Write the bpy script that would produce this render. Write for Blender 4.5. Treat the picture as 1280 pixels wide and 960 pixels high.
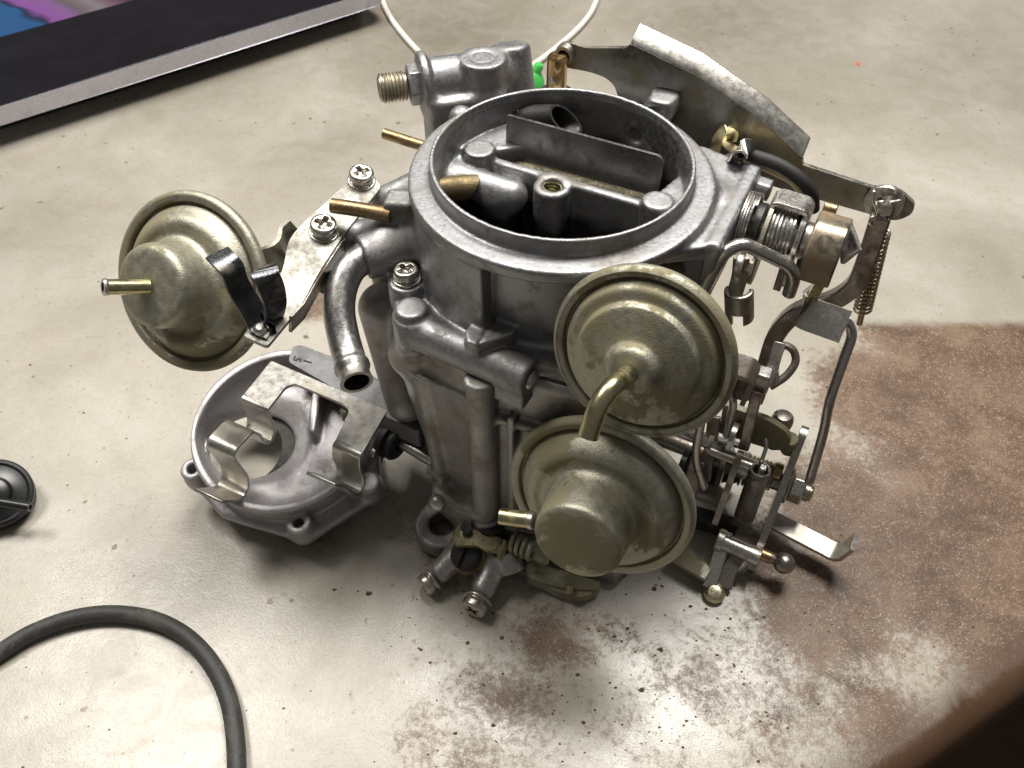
import bpy, math, random
import numpy as np
from mathutils import Vector, Matrix
from mathutils.geometry import tessellate_polygon

# ---------------------------------------------------------------- scene, camera, light
for o in list(bpy.data.objects): bpy.data.objects.remove(o)
scene = bpy.context.scene
TABLE = -12.0                 # bench height in working millimetres (air horn rim is at 120)
MM = 0.001
PITCH = math.radians(48.7)
CAM = np.array([-13.2, -191.0, 246.4])
FPX = 1050.0

def world(p):
    return ((p[0]) * MM, p[1] * MM, (p[2] - TABLE) * MM)

cam = bpy.data.cameras.new('camera')
cam.sensor_width = 36.0
cam.lens = FPX * 36.0 / 1280.0
cam.clip_start = 0.005
cam.clip_end = 20.0
cam.dof.use_dof = True
cam.dof.focus_distance = 0.225
cam.dof.aperture_fstop = 36.0
camo = bpy.data.objects.new('camera', cam)
scene.collection.objects.link(camo)
camo.location = world(CAM)
camo.rotation_euler = (math.pi / 2 - PITCH, 0, 0)
scene.camera = camo
scene.render.resolution_x = 1024
scene.render.resolution_y = 768

w = bpy.data.worlds.new('World')
scene.world = w
w.use_nodes = True
w.node_tree.nodes['Background'].inputs[0].default_value = (1.0, 0.96, 0.91, 1)
w.node_tree.nodes['Background'].inputs[1].default_value = 0.115

def area(name, loc, target, sx, sy, power, col):
    l = bpy.data.lights.new(name, 'AREA')
    l.shape = 'RECTANGLE'; l.size = sx; l.size_y = sy
    l.energy = power; l.color = col
    o = bpy.data.objects.new(name, l)
    scene.collection.objects.link(o)
    o.location = loc
    d = Vector(target) - Vector(loc)
    o.rotation_euler = d.to_track_quat('-Z', 'Y').to_euler()
    return o
# two shop tubes hang above and behind the bench, a weaker one over the left side
area('ceiling_tube', (0.13, 0.34, 1.05), (0.03, 0.0, 0.0), 0.52, 0.30, 16.0, (1.0, 0.965, 0.90))
area('ceiling_tube', (-0.54, 0.28, 1.05), (-0.05, -0.05, 0.0), 0.36, 0.34, 8.0, (1.0, 0.955, 0.88))

vs = scene.view_settings
vs.view_transform = 'Standard'
vs.look = 'None'
vs.exposure = 0.0
vs.gamma = 1.0
vs.use_curve_mapping = False
try:
    scene.render.engine = 'CYCLES'
    scene.cycles.max_bounces = 8
    scene.cycles.use_denoising = True
except Exception:
    pass

# ---------------------------------------------------------------- measuring helpers (working mm)
FW = np.array([0, math.cos(PITCH), -math.sin(PITCH)])
UP = np.array([0, math.sin(PITCH), math.cos(PITCH)])
RT = np.array([1.0, 0, 0])
ANG = math.radians(-26.5)                      # the carburetor is turned on the bench
UA = np.array([math.cos(ANG), math.sin(ANG), 0])   # along its shafts
VB = np.array([-math.sin(ANG), math.cos(ANG), 0])  # across them, away from the lens
ZZ = np.array([0, 0, 1.0])
def ray(x, y): return FW + RT * (x - 640) / FPX + UP * (480 - y) / FPX
def Z(x, y, z):
    r = ray(x, y); return CAM + r * (z - CAM[2]) / r[2]
def V(x, y, b):
    r = ray(x, y); return CAM + r * (b - CAM @ VB) / (r @ VB)
def D(x, y, d): return CAM + ray(x, y) * d
def P(a, b, z): return UA * a + VB * b + ZZ * z
def loc(p): return np.array([p @ UA, p @ VB, p[2]])
def unit(v):
    v = np.asarray(v, float); return v / np.linalg.norm(v)
def perp(n):
    n = unit(n)
    t = np.array([0, 0, 1.0]) if abs(n[2]) < 0.9 else np.array([1.0, 0, 0])
    e1 = unit(np.cross(t, n)); return e1, np.cross(n, e1)
def tilt(x, y, ratio, dx, dy):
    """axis of a disc seen as an ellipse: minor/major ratio and the picture direction its face leans to"""
    r = -unit(ray(x, y)); th = math.acos(ratio)
    im = RT * dx - UP * dy
    im = unit(im - r * (im @ r))
    return unit(r * math.cos(th) + im * math.sin(th))

# ---------------------------------------------------------------- materials
def new_mat(name):
    m = bpy.data.materials.new(name); m.use_nodes = True
    nt = m.node_tree; b = nt.nodes['Principled BSDF']
    return m, nt, b
def N(nt, t, **kw):
    n = nt.nodes.new(t)
    for k, v in kw.items():
        if k in n.inputs: n.inputs[k].default_value = v
        else: setattr(n, k, v)
    return n
def noise(nt, scale, detail=4, rough=0.55, dist=0.0, vec=None):
    n = N(nt, 'ShaderNodeTexNoise'); n.inputs['Scale'].default_value = scale
    n.inputs['Detail'].default_value = detail; n.inputs['Roughness'].default_value = rough
    n.inputs['Distortion'].default_value = dist
    if vec is not None: nt.links.new(vec, n.inputs['Vector'])
    return n
def ramp(nt, fac, stops):
    r = N(nt, 'ShaderNodeValToRGB'); e = r.color_ramp.elements
    while len(e) < len(stops): e.new(0.5)
    for i, (p, c) in enumerate(stops):
        e[i].position = p; e[i].color = (*c, 1) if len(c) == 3 else c
    nt.links.new(fac, r.inputs[0]); return r
def mixc(nt, fac, a, b, mode='MIX'):
    m = N(nt, 'ShaderNodeMix'); m.data_type = 'RGBA'; m.blend_type = mode
    for s, v in ((0, fac), (6, a), (7, b)):
        if hasattr(v, 'node'): nt.links.new(v, m.inputs[s])
        elif isinstance(v, (int, float)): m.inputs[s].default_value = v
        else: m.inputs[s].default_value = (*v, 1)
    return m.outputs[2]
def mapr(nt, fac, a, b, c, d):
    m = N(nt, 'ShaderNodeMapRange'); m.inputs[1].default_value = a; m.inputs[2].default_value = b
    m.inputs[3].default_value = c; m.inputs[4].default_value = d
    nt.links.new(fac, m.inputs[0]); return m.outputs[0]

def metal(name, base, dirt, rough=0.42, dirt_lo=0.50, dirt_hi=0.68, grain=0.12, metallic=0.95, rvar=0.14,
          dscale=90.0, gscale=2200.0, dirt_metal=0.35, fine_w=0.12, det=3, wear=0.0, throat_dark=False):
    m, nt, b = new_mat(name)
    co = N(nt, 'ShaderNodeTexCoord').outputs['Object']
    big = noise(nt, dscale, det, 0.62, 0.4, co)
    fine = noise(nt, dscale * 9, 5, 0.6, 0.0, co)
    gr = noise(nt, gscale, 2, 0.5, 0.0, co)
    s = N(nt, 'ShaderNodeMath', operation='ADD'); nt.links.new(big.outputs[0], s.inputs[0])
    q = N(nt, 'ShaderNodeMath', operation='MULTIPLY'); nt.links.new(fine.outputs[0], q.inputs[0]); q.inputs[1].default_value = fine_w
    nt.links.new(q.outputs[0], s.inputs[1])
    mask = mapr(nt, s.outputs[0], dirt_lo + fine_w * .5, dirt_hi + fine_w * .5, 0.0, 1.0)
    bc = ramp(nt, fine.outputs[0], [(0.3, tuple(c * 0.82 for c in base)), (0.7, tuple(min(1, c * 1.14) for c in base))])
    col = mixc(nt, mask, bc.outputs[0], dirt)
    if wear:
        geo = N(nt, 'ShaderNodeNewGeometry'); ew = mapr(nt, geo.outputs['Pointiness'], 0.53, 0.60, 0.0, wear)
        col = mixc(nt, ew, col, tuple(min(1, c * 1.7) for c in base))
    if throat_dark:      # throat walls darker with depth, stored on the casting as an attribute
        at = N(nt, 'ShaderNodeAttribute'); at.attribute_name = 'throat_dark'
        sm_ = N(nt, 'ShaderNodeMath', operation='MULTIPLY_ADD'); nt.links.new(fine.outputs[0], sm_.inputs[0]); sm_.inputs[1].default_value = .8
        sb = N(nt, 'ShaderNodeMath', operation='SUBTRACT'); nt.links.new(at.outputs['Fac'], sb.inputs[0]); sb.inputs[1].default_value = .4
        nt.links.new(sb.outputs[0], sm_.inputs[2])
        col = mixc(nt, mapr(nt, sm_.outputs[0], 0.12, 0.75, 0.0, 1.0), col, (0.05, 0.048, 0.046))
    nt.links.new(col, b.inputs['Base Color'])
    nt.links.new(mapr(nt, mask, 0, 1, metallic, dirt_metal), b.inputs['Metallic'])
    r1 = mapr(nt, fine.outputs[0], 0.3, 0.7, rough - rvar * 0.5, rough + rvar * 0.5)
    r2 = N(nt, 'ShaderNodeMath', operation='MULTIPLY_ADD'); nt.links.new(mask, r2.inputs[0]); r2.inputs[1].default_value = 0.2
    nt.links.new(r1, r2.inputs[2]); nt.links.new(r2.outputs[0], b.inputs['Roughness'])
    bm = N(nt, 'ShaderNodeBump'); bm.inputs['Strength'].default_value = grain; bm.inputs['Distance'].default_value = 0.0004
    nt.links.new(gr.outputs[0], bm.inputs['Height'])
    bm2 = N(nt, 'ShaderNodeBump'); bm2.inputs['Strength'].default_value = grain * 0.8; bm2.inputs['Distance'].default_value = 0.0006
    nt.links.new(fine.outputs[0], bm2.inputs['Height']); nt.links.new(bm.outputs[0], bm2.inputs['Normal'])
    nt.links.new(bm2.outputs[0], b.inputs['Normal'])
    return m
def plain(name, col, rough=0.5, metallic=0.0, grain=0.0, var=0.15, scale=300.0, spec=0.5):
    m, nt, b = new_mat(name)
    co = N(nt, 'ShaderNodeTexCoord').outputs['Object']
    n = noise(nt, scale, 5, 0.6, 0, co)
    r = ramp(nt, n.outputs[0], [(0.3, tuple(c * (1 - var) for c in col)), (0.7, tuple(min(1, c * (1 + var)) for c in col))])
    nt.links.new(r.outputs[0], b.inputs['Base Color'])
    b.inputs['Roughness'].default_value = rough; b.inputs['Metallic'].default_value = metallic
    b.inputs['Specular IOR Level'].default_value = spec
    if grain:
        bm = N(nt, 'ShaderNodeBump'); bm.inputs['Strength'].default_value = grain; bm.inputs['Distance'].default_value = 0.0004
        nt.links.new(noise(nt, scale * 6, 3, 0.5, 0, co).outputs[0], bm.inputs['Height']); nt.links.new(bm.outputs[0], b.inputs['Normal'])
    return m

M = {}
M['zinc'] = metal('cast_zinc', (0.345, 0.347, 0.36), (0.17, 0.15, 0.12), 0.48, 0.47, 0.74, 0.11, det=6, fine_w=.3, wear=.4, throat_dark=True)
M['zinc_bowl'] = metal('cast_zinc_fuel_stained', (0.36, 0.355, 0.35), (0.19, 0.155, 0.11), 0.47, 0.48, 0.78, 0.2, dscale=45.0, det=6, fine_w=.3, wear=.6)
M['zinc_dish'] = metal('cast_zinc_violet_grey', (0.47, 0.455, 0.47), (0.25, 0.21, 0.19), 0.52, 0.52, 0.80, 0.12, det=6, fine_w=.3, wear=.5, metallic=.8)
M['zinc_dark'] = metal('cast_zinc_dark', (0.085, 0.082, 0.08), (0.03, 0.028, 0.026), 0.38, 0.42, 0.62, 0.2)  # near-black casting tone for throat floor, bores and some small parts
M['gold'] = metal('yellow_zinc_plate', (0.42, 0.405, 0.33), (0.26, 0.235, 0.15), 0.54, 0.49, 0.54, 0.26, 0.88, 0.12, 50.0, det=6, fine_w=.2)
M['gold_shiny'] = metal('yellow_chromate_bright', (0.52, 0.48, 0.29), (0.32, 0.28, 0.15), 0.29, 0.55, 0.75, 0.03, 1.0, 0.06, 60.0, fine_w=.1)
M['brass'] = metal('brass_tarnished', (0.38, 0.27, 0.15), (0.16, 0.10, 0.05), 0.34, 0.5, 0.72, 0.1, 1.0, 0.1, 130.0)
M['sheet'] = metal('zinc_plated_sheet', (0.56, 0.545, 0.51), (0.40, 0.33, 0.24), 0.36, 0.54, 0.80, 0.06, 1.0, 0.12, 60.0, fine_w=.06, det=3)
M['steel'] = metal('steel_rod', (0.56, 0.545, 0.52), (0.26, 0.20, 0.15), 0.31, 0.50, 0.74, 0.08, 1.0, 0.12, 150.0)
M['steel_brown'] = metal('steel_browned', (0.36, 0.335, 0.305), (0.17, 0.115, 0.075), 0.34, 0.44, 0.70, 0.14, 1.0, 0.12, 120.0)
M['screw'] = metal('screw_steel', (0.56, 0.54, 0.50), (0.26, 0.21, 0.16), 0.28, 0.50, 0.78, 0.06, 1.0, 0.1, 180.0, fine_w=.1, det=3)
M['black_steel'] = metal('blackened_spring_steel', (0.075, 0.078, 0.085), (0.20, 0.18, 0.15), 0.26, 0.58, 0.74, 0.12, 0.8, 0.12, 160.0)
M['choke'] = metal('choke_plate_steel', (0.27, 0.265, 0.26), (0.13, 0.12, 0.105), 0.36, 0.5, 0.7, 0.1, 1.0, 0.1, 120.0)
M['pipe'] = metal('drawn_pipe', (0.40, 0.395, 0.39), (0.24, 0.21, 0.17), 0.34, 0.58, 0.80, 0.08, 1.0, 0.1, 90.0)
M['zinc_bright'] = metal('cast_zinc_bright', (0.52, 0.51, 0.50), (0.22, 0.19, 0.15), 0.33, 0.50, 0.76, 0.14)
M['zinc_gold'] = metal('fitting_zinc', (0.50, 0.46, 0.38), (0.26, 0.22, 0.14), 0.34, 0.5, 0.72, 0.1)
M['brass_bright'] = metal('brass_polished', (0.62, 0.43, 0.20), (0.30, 0.19, 0.08), 0.22, 0.55, 0.8, 0.05, 1.0, 0.1, 130.0)
M['lever'] = metal('lever_plate_steel', (0.36, 0.35, 0.32), (0.27, 0.23, 0.13), 0.34, 0.50, 0.70, 0.1, 1.0, 0.14, 70.0)
M['steel_gold'] = metal('spring_wire_gilt', (0.46, 0.40, 0.28), (0.15, 0.11, 0.06), 0.28, 0.52, 0.72, 0.06, 1.0, 0.1, 160.0)
M['sheet_brown'] = metal('sheet_heat_tinted', (0.44, 0.39, 0.31), (0.27, 0.19, 0.11), 0.30, 0.45, 0.75, 0.06, 1.0, 0.12, 90.0, fine_w=.1, det=3)
M['sheet_gold'] = metal('sheet_gilt', (0.66, 0.60, 0.42), (0.34, 0.27, 0.14), 0.26, 0.55, 0.75, 0.06, 1.0, 0.1, 130.0)
M['link_grey'] = metal('link_grey_plate', (0.50, 0.49, 0.47), (0.34, 0.23, 0.17), 0.46, 0.55, 0.76, 0.08, 1.0, 0.1, 110.0)
M['lever_steel'] = metal('lever_bright_steel', (0.48, 0.455, 0.41), (0.17, 0.12, 0.07), 0.28, 0.5, 0.72, 0.1, 1.0, 0.14, 130.0)
M['choke_gold'] = metal('choke_shaft_dull', (0.30, 0.275, 0.20), (0.15, 0.125, 0.08), 0.48, 0.44, 0.66, 0.6, 0.95, 0.2, 200.0, 1200.0)
M['bracket'] = metal('bracket_sheet_dull', (0.34, 0.335, 0.315), (0.25, 0.225, 0.185), 0.54, 0.46, 0.70, 0.2, 1.0, 0.2, 80.0, fine_w=.2, det=5)
M['brass_dull'] = metal('brass_fuel_varnished', (0.24, 0.185, 0.10), (0.10, 0.07, 0.035), 0.48, 0.45, 0.7, 0.15, 0.95, 0.14, 120.0)
M['zinc_arm'] = metal('cast_zinc_arm', (0.24, 0.24, 0.25), (0.15, 0.14, 0.13), 0.60, 0.47, 0.74, 0.2, det=6, fine_w=.3)
M['rubber'] = plain('black_rubber', (0.022, 0.022, 0.022), 0.62, 0, 0.15)
M['hose'] = metal('hose_rubber', (0.036, 0.036, 0.035), (0.085, 0.08, 0.07), 0.58, 0.48, 0.66, 0.2, 0.0, 0.16, 110.0, 1500.0, 0.0, .35, 6)
M['plastic_black'] = plain('black_plastic', (0.012, 0.012, 0.013), 0.32, 0, 0.05)
M['plastic_green'] = plain('green_plastic', (0.07, 0.52, 0.10), 0.4, 0, 0.03)
M['cable'] = plain('white_cable_jacket', (0.80, 0.78, 0.73), 0.4, 0, 0.02, 0.05)
M['yellow_tube'] = plain('yellowed_insulation', (0.72, 0.60, 0.34), 0.45, 0, 0.04, 0.12)
M['gasket'] = plain('gasket_paper', (0.06, 0.055, 0.05), 0.9, 0, 0.5, 0.4, 500.0)
M['tab_frame'] = metal('tablet_aluminium', (0.66, 0.65, 0.74), (0.52, 0.51, 0.58), 0.40, 0.6, 0.8, 0.04, 0.9, 0.05)
M['tab_case'] = plain('tablet_underside', (0.03, 0.028, 0.027), 0.6)
M['floor'] = plain('dark_floor', (0.10, 0.06, 0.035), 0.8, 0, 0.2, 0.3, 12.0)
M['grit'] = plain('grit', (0.12, 0.07, 0.035), 0.8, 0, 0.2, 0.5, 900.0)
M['red'] = plain('red_paint', (0.62, 0.10, 0.04), 0.5)

# ---------------------------------------------------------------- geometry: all return (verts, faces) in working mm
def join(*gs):
    v, f = [], []
    for g in gs:
        o = len(v); v.extend([tuple(map(float, p)) for p in g[0]]); f.extend([tuple(i + o for i in q) for q in g[1]])
    return v, f
def lathe(prof, o, n, seg=48, e1=None, close=False):
    n = unit(n)
    if e1 is None: e1, e2 = perp(n)
    else: e1 = unit(e1); e2 = np.cross(n, e1)
    v, f, rings = [], [], []
    for r, h in prof:
        c = np.asarray(o) + n * h
        if r < 1e-6:
            rings.append([len(v)]); v.append(c)
        else:
            s = len(v); rings.append(list(range(s, s + seg)))
            for k in range(seg):
                t = 2 * math.pi * k / seg; v.append(c + e1 * r * math.cos(t) + e2 * r * math.sin(t))
    pairs = list(zip(rings, rings[1:]))
    if close: pairs.append((rings[-1], rings[0]))
    for A, B in pairs:
        for k in range(seg):
            k2 = (k + 1) % seg
            if len(A) == 1 and len(B) == 1: break
            if len(A) == 1: f.append((A[0], B[k2], B[k])[::-1])
            elif len(B) == 1: f.append((A[k], A[k2], B[0]))
            else: f.append((A[k], A[k2], B[k2], B[k]))
    return v, f
def cyl(p0, p1, r, seg=24, ch=0.25, r1=None):
    p0, p1 = np.asarray(p0, float), np.asarray(p1, float); L = np.linalg.norm(p1 - p0); r1 = r if r1 is None else r1
    c = min(ch, r * 0.4, L * 0.3)
    return lathe([(0, 0), (r - c, 0), (r, c), (r1, L - c), (r1 - c, L), (0, L)], p0, p1 - p0, seg)
def rounded(pts, rad, n=6):
    pts = [np.asarray(p, float) for p in pts]; out = [pts[0]]
    for i in range(1, len(pts) - 1):
        a, b, c = pts[i - 1], pts[i], pts[i + 1]
        r = rad[i] if isinstance(rad, (list, tuple)) else rad
        la, lc = np.linalg.norm(a - b), np.linalg.norm(c - b)
        d = min(r, la * 0.48, lc * 0.48)
        if d < 1e-3: out.append(b); continue
        s, e = b + (a - b) / la * d, b + (c - b) / lc * d
        for k in range(n + 1):
            t = k / n; out.append(s * (1 - t) ** 2 + b * 2 * t * (1 - t) + e * t * t)
    out.append(pts[-1]); return out
def spline(pts, n=8):
    pts = [np.asarray(p, float) for p in pts]; q = [2 * pts[0] - pts[1]] + pts + [2 * pts[-1] - pts[-2]]; out = []
    for i in range(1, len(q) - 2):
        for k in range(n):
            t = k / n; a, b, c, d = q[i - 1:i + 3]
            out.append(0.5 * ((2 * b) + (c - a) * t + (2 * a - 5 * b + 4 * c - d) * t * t + (-a + 3 * b - 3 * c + d) * t ** 3))
    out.append(pts[-1]); return out
def frames(path):
    T = [unit(path[min(i + 1, len(path) - 1)] - path[max(i - 1, 0)]) for i in range(len(path))]
    e1, _ = perp(T[0]); fr = []
    for t in T:
        e1 = unit(e1 - t * (e1 @ t)); fr.append((e1, np.cross(t, e1), t))
    return fr
def tube(path, r, seg=14, r_in=None, radii=None, ch=0.3):
    path = [np.asarray(p, float) for p in path]; fr = frames(path); v, f = [], []
    R = radii if radii is not None else [r] * len(path)
    items = []
    if r_in is None:
        items.append((path[0], fr[0], 0.0)); items.append((path[0], fr[0], max(R[0] - ch, R[0] * .5)))
        for i, p in enumerate(path):
            q = p + fr[i][2] * (ch if i == 0 else (-ch if i == len(path) - 1 else 0))
            items.append((q, fr[i], R[i]))
        items.append((path[-1], fr[-1], max(R[-1] - ch, R[-1] * .5))); items.append((path[-1], fr[-1], 0.0))
    else:
        deep = len(path)
        for i in range(deep): items.append((path[i], fr[i], R[i] if i < deep else r))
        items.append((path[-1], fr[-1], r_in))
        for i in range(deep - 1, -1, -1): items.append((path[i], fr[i], r_in))
    for p, (a, b, t), rr in items:
        for k in range(seg):
            th = 2 * math.pi * k / seg; v.append(p + (a * math.cos(th) + b * math.sin(th)) * max(rr, 1e-4))
    n = len(items)
    for i in range(n - 1):
        for k in range(seg):
            k2 = (k + 1) % seg; f.append((i * seg + k, i * seg + k2, (i + 1) * seg + k2, (i + 1) * seg + k))
    if r_in is not None:
        i = n - 1
        for k in range(seg):
            k2 = (k + 1) % seg; f.append((i * seg + k, i * seg + k2, k2, k))
    return v, f
def helix(p0, p1, r, wire, turns, seg=8, per=22, r1=None):
    p0, p1 = np.asarray(p0, float), np.asarray(p1, float); n = unit(p1 - p0); e1, e2 = perp(n); L = np.linalg.norm(p1 - p0)
    r1 = r if r1 is None else r1; K = int(turns * per); pts = []
    for k in range(K + 1):
        t = k / K; th = 2 * math.pi * turns * t; rr = r + (r1 - r) * t
        pts.append(p0 + n * L * t + (e1 * math.cos(th) + e2 * math.sin(th)) * rr)
    return tube(pts, wire, seg)
def box(c, e1, e2, e3, h1, h2, h3):
    c = np.asarray(c, float); e1, e2, e3 = unit(e1), unit(e2), unit(e3); v = []
    for i in (-1, 1):
        for j in (-1, 1):
            for k in (-1, 1): v.append(c + e1 * h1 * i + e2 * h2 * j + e3 * h3 * k)
    f = [(0, 1, 3, 2), (4, 6, 7, 5), (0, 4, 5, 1), (2, 3, 7, 6), (0, 2, 6, 4), (1, 5, 7, 3)]
    return v, f
def plate(loop, n, th, holes=()):
    """closed outline of 3D points, extruded by th along n; holes are further loops"""
    n = unit(n); loops = [[np.asarray(p, float) for p in loop]] + [[np.asarray(p, float) for p in h] for h in holes]
    tris = tessellate_polygon([[Vector(p) for p in l] for l in loops])
    flat = [p for l in loops for p in l]; K = len(flat)
    v = flat + [p + n * th for p in flat]; f = []
    for t in tris:
        a, b, c = (flat[i] for i in t); t = t if np.cross(b - a, c - a) @ n < 0 else t[::-1]
        f.append(tuple(t)); f.append(tuple(i + K for i in t[::-1]))
    s = 0
    for l in loops:
        m = len(l)
        for i in range(m):
            j = (i + 1) % m; f.append((s + i, s + j, s + j + K, s + i + K))
        s += m
    return v, f
def circ(c, n, r, k=18):
    e1, e2 = perp(n); return [np.asarray(c) + (e1 * math.cos(2 * math.pi * i / k) + e2 * math.sin(2 * math.pi * i / k)) * r for i in range(k)]
def rloop(pts, rad, n=5):
    """round the corners of a closed loop"""
    pts = [np.asarray(p, float) for p in pts]; out = []; K = len(pts)
    for i in range(K):
        a, b, c = pts[i - 1], pts[i], pts[(i + 1) % K]; la, lc = np.linalg.norm(a - b), np.linalg.norm(c - b)
        r = rad[i] if isinstance(rad, (list, tuple)) else rad
        d = min(r, la * 0.45, lc * 0.45)
        if d < 1e-3: out.append(b); continue
        s, e = b + (a - b) / la * d, b + (c - b) / lc * d
        for k in range(n + 1):
            t = k / n; out.append(s * (1 - t) ** 2 + b * 2 * t * (1 - t) + e * t * t)
    return out
def strip(path, wdir, width, th):
    """bent sheet: centre line, direction of its width, thickness"""
    path = [np.asarray(p, float) for p in path]; wdir = unit(wdir); v, f = [], []
    K = len(path); W = width if isinstance(width, (list, tuple)) else [width] * K
    for i, p in enumerate(path):
        t = unit(path[min(i + 1, K - 1)] - path[max(i - 1, 0)]); wd = unit(wdir - t * (wdir @ t)); n = np.cross(t, wd)
        for s, q in ((-1, -1), (1, -1), (1, 1), (-1, 1)): v.append(p + wd * W[i] / 2 * s + n * th / 2 * q)
    for i in range(K - 1):
        for k in range(4):
            k2 = (k + 1) % 4; f.append((i * 4 + k, i * 4 + k2, i * 4 + 4 + k2, i * 4 + 4 + k))
    f.append((3, 2, 1, 0)); f.append(tuple((K - 1) * 4 + k for k in range(4)))
    return v, f
def hexnut(o, n, r, h, hole=0.0, e1=None):
    n = unit(n); c = 0.12 * r
    g = lathe([(hole, 0), (r - c, 0), (r, c * .6), (r, h - c * .6), (r - c, h), (hole, h)], o, n, 6, e1)
    return g
# ---------------------------------------------------------------- cast shapes: signed distances, smoothly blended, meshed by surface nets
class Sdf:
    def __init__(s, lo, hi, vox):
        s.lo, s.vox = np.array(lo, np.float32), vox
        n = np.ceil((np.array(hi) - lo) / vox).astype(int) + 1; s.n = n
        s.X, s.Y, s.Zg = (g.astype(np.float32) for g in np.meshgrid(*[lo[i] + vox * np.arange(n[i]) for i in range(3)], indexing='ij', sparse=True))
        s.d = np.full(n, 1e3, np.float32)
    def cap(s, p0, p1, r0, r1=None):
        r1 = r0 if r1 is None else r1; p0, p1 = np.asarray(p0, float), np.asarray(p1, float); ba = p1 - p0; L2 = ba @ ba
        x, y, z = s.X - p0[0], s.Y - p0[1], s.Zg - p0[2]
        t = np.clip((x * ba[0] + y * ba[1] + z * ba[2]) / L2, 0, 1)
        return np.sqrt((x - ba[0] * t) ** 2 + (y - ba[1] * t) ** 2 + (z - ba[2] * t) ** 2) - (r0 + (r1 - r0) * t)
    def cyl(s, p0, p1, r0, r1=None, rd=0.6):
        r1 = r0 if r1 is None else r1; p0, p1 = np.asarray(p0, float), np.asarray(p1, float); ba = p1 - p0; L = np.linalg.norm(ba); ba = ba / L
        x, y, z = s.X - p0[0], s.Y - p0[1], s.Zg - p0[2]
        h = x * ba[0] + y * ba[1] + z * ba[2]
        rr = np.sqrt(np.maximum((x - ba[0] * h) ** 2 + (y - ba[1] * h) ** 2 + (z - ba[2] * h) ** 2, 0))
        dx = rr - (r0 + (r1 - r0) * np.clip(h / L, 0, 1)) + rd; dy = np.abs(h - L / 2) - L / 2 + rd
        return np.minimum(np.maximum(dx, dy), 0) + np.sqrt(np.maximum(dx, 0) ** 2 + np.maximum(dy, 0) ** 2) - rd
    def box(s, c, h, rz=0.0, rd=0.6):
        x, y, z = s.X - c[0], s.Y - c[1], s.Zg - c[2]; co, si = math.cos(rz), math.sin(rz)
        qx, qy, qz = np.abs(x * co + y * si) - h[0] + rd, np.abs(-x * si + y * co) - h[1] + rd, np.abs(z) - h[2] + rd
        return np.minimum(np.maximum(np.maximum(qx, qy), qz), 0) + np.sqrt(np.maximum(qx, 0) ** 2 + np.maximum(qy, 0) ** 2 + np.maximum(qz, 0) ** 2) - rd
    def poly(s, pts, z0, z1, rd=0.6):
        x, y = s.X[:, :, 0] + 0 * s.Y[:, :, 0], s.Y[:, :, 0] + 0 * s.X[:, :, 0]
        d = np.full(x.shape, 1e9, np.float32); sg = np.ones_like(d); K = len(pts)
        for i in range(K):
            (ax, ay), (bx, by) = pts[i], pts[i - 1]; ex, ey = bx - ax, by - ay; wx, wy = x - ax, y - ay
            t = np.clip((wx * ex + wy * ey) / (ex * ex + ey * ey), 0, 1)
            d = np.minimum(d, (wx - ex * t) ** 2 + (wy - ey * t) ** 2)
            c1, c2, c3 = y >= ay, y < by, ex * wy > ey * wx
            sg = np.where((c1 & c2 & c3) | (~c1 & ~c2 & ~c3), -sg, sg)
        dx = (sg * np.sqrt(d))[:, :, None] + rd; dy = np.abs(s.Zg - (z0 + z1) / 2) - (z1 - z0) / 2 + rd
        return np.minimum(np.maximum(dx, dy), 0) + np.sqrt(np.maximum(dx, 0) ** 2 + np.maximum(dy, 0) ** 2) - rd
    def half(s, n, c): return s.X * n[0] + s.Y * n[1] + s.Zg * n[2] - c
    def add(s, d, k=0.0):
        if k <= 0: s.d = np.minimum(s.d, d)
        else:
            h = np.maximum(k - np.abs(s.d - d), 0) / k; s.d = np.minimum(s.d, d) - h * h * k * 0.25
    def cut(s, d, k=0.0):
        if k <= 0: s.d = np.maximum(s.d, -d)
        else:
            h = np.maximum(k - np.abs(s.d + d), 0) / k; s.d = np.maximum(s.d, -d) + h * h * k * 0.25
    def mesh(s, to=P):
        d = np.ascontiguousarray(np.broadcast_to(s.d, s.n)).copy()
        d[0], d[-1], d[:, 0], d[:, -1], d[:, :, 0], d[:, :, -1] = 1, 1, 1, 1, 1, 1
        ins = d < 0; nx, ny, nz = s.n
        c = np.zeros((nx - 1, ny - 1, nz - 1), np.uint8)
        for i in (0, 1):
            for j in (0, 1):
                for k in (0, 1): c += ins[i:nx - 1 + i, j:ny - 1 + j, k:nz - 1 + k]
        act = (c > 0) & (c < 8); I = np.argwhere(act); idx = np.full(act.shape, -1, np.int64); idx[act] = np.arange(len(I))
        acc = np.zeros((len(I), 3)); cnt = np.zeros(len(I))
        cor = [np.array(q) for q in ((0, 0, 0), (1, 0, 0), (0, 1, 0), (1, 1, 0), (0, 0, 1), (1, 0, 1), (0, 1, 1), (1, 1, 1))]
        val = [d[tuple((I + q).T)] for q in cor]
        for a, b in ((0, 1), (2, 3), (4, 5), (6, 7), (0, 2), (1, 3), (4, 6), (5, 7), (0, 4), (1, 5), (2, 6), (3, 7)):
            va, vb = val[a], val[b]; m = (va < 0) != (vb < 0); t = np.where(m, va / np.where(m, va - vb, 1), 0)
            acc += np.where(m[:, None], cor[a] + t[:, None] * (cor[b] - cor[a]), 0); cnt += m
        Vv = (I + acc / cnt[:, None]) * s.vox + s.lo
        F = []
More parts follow.
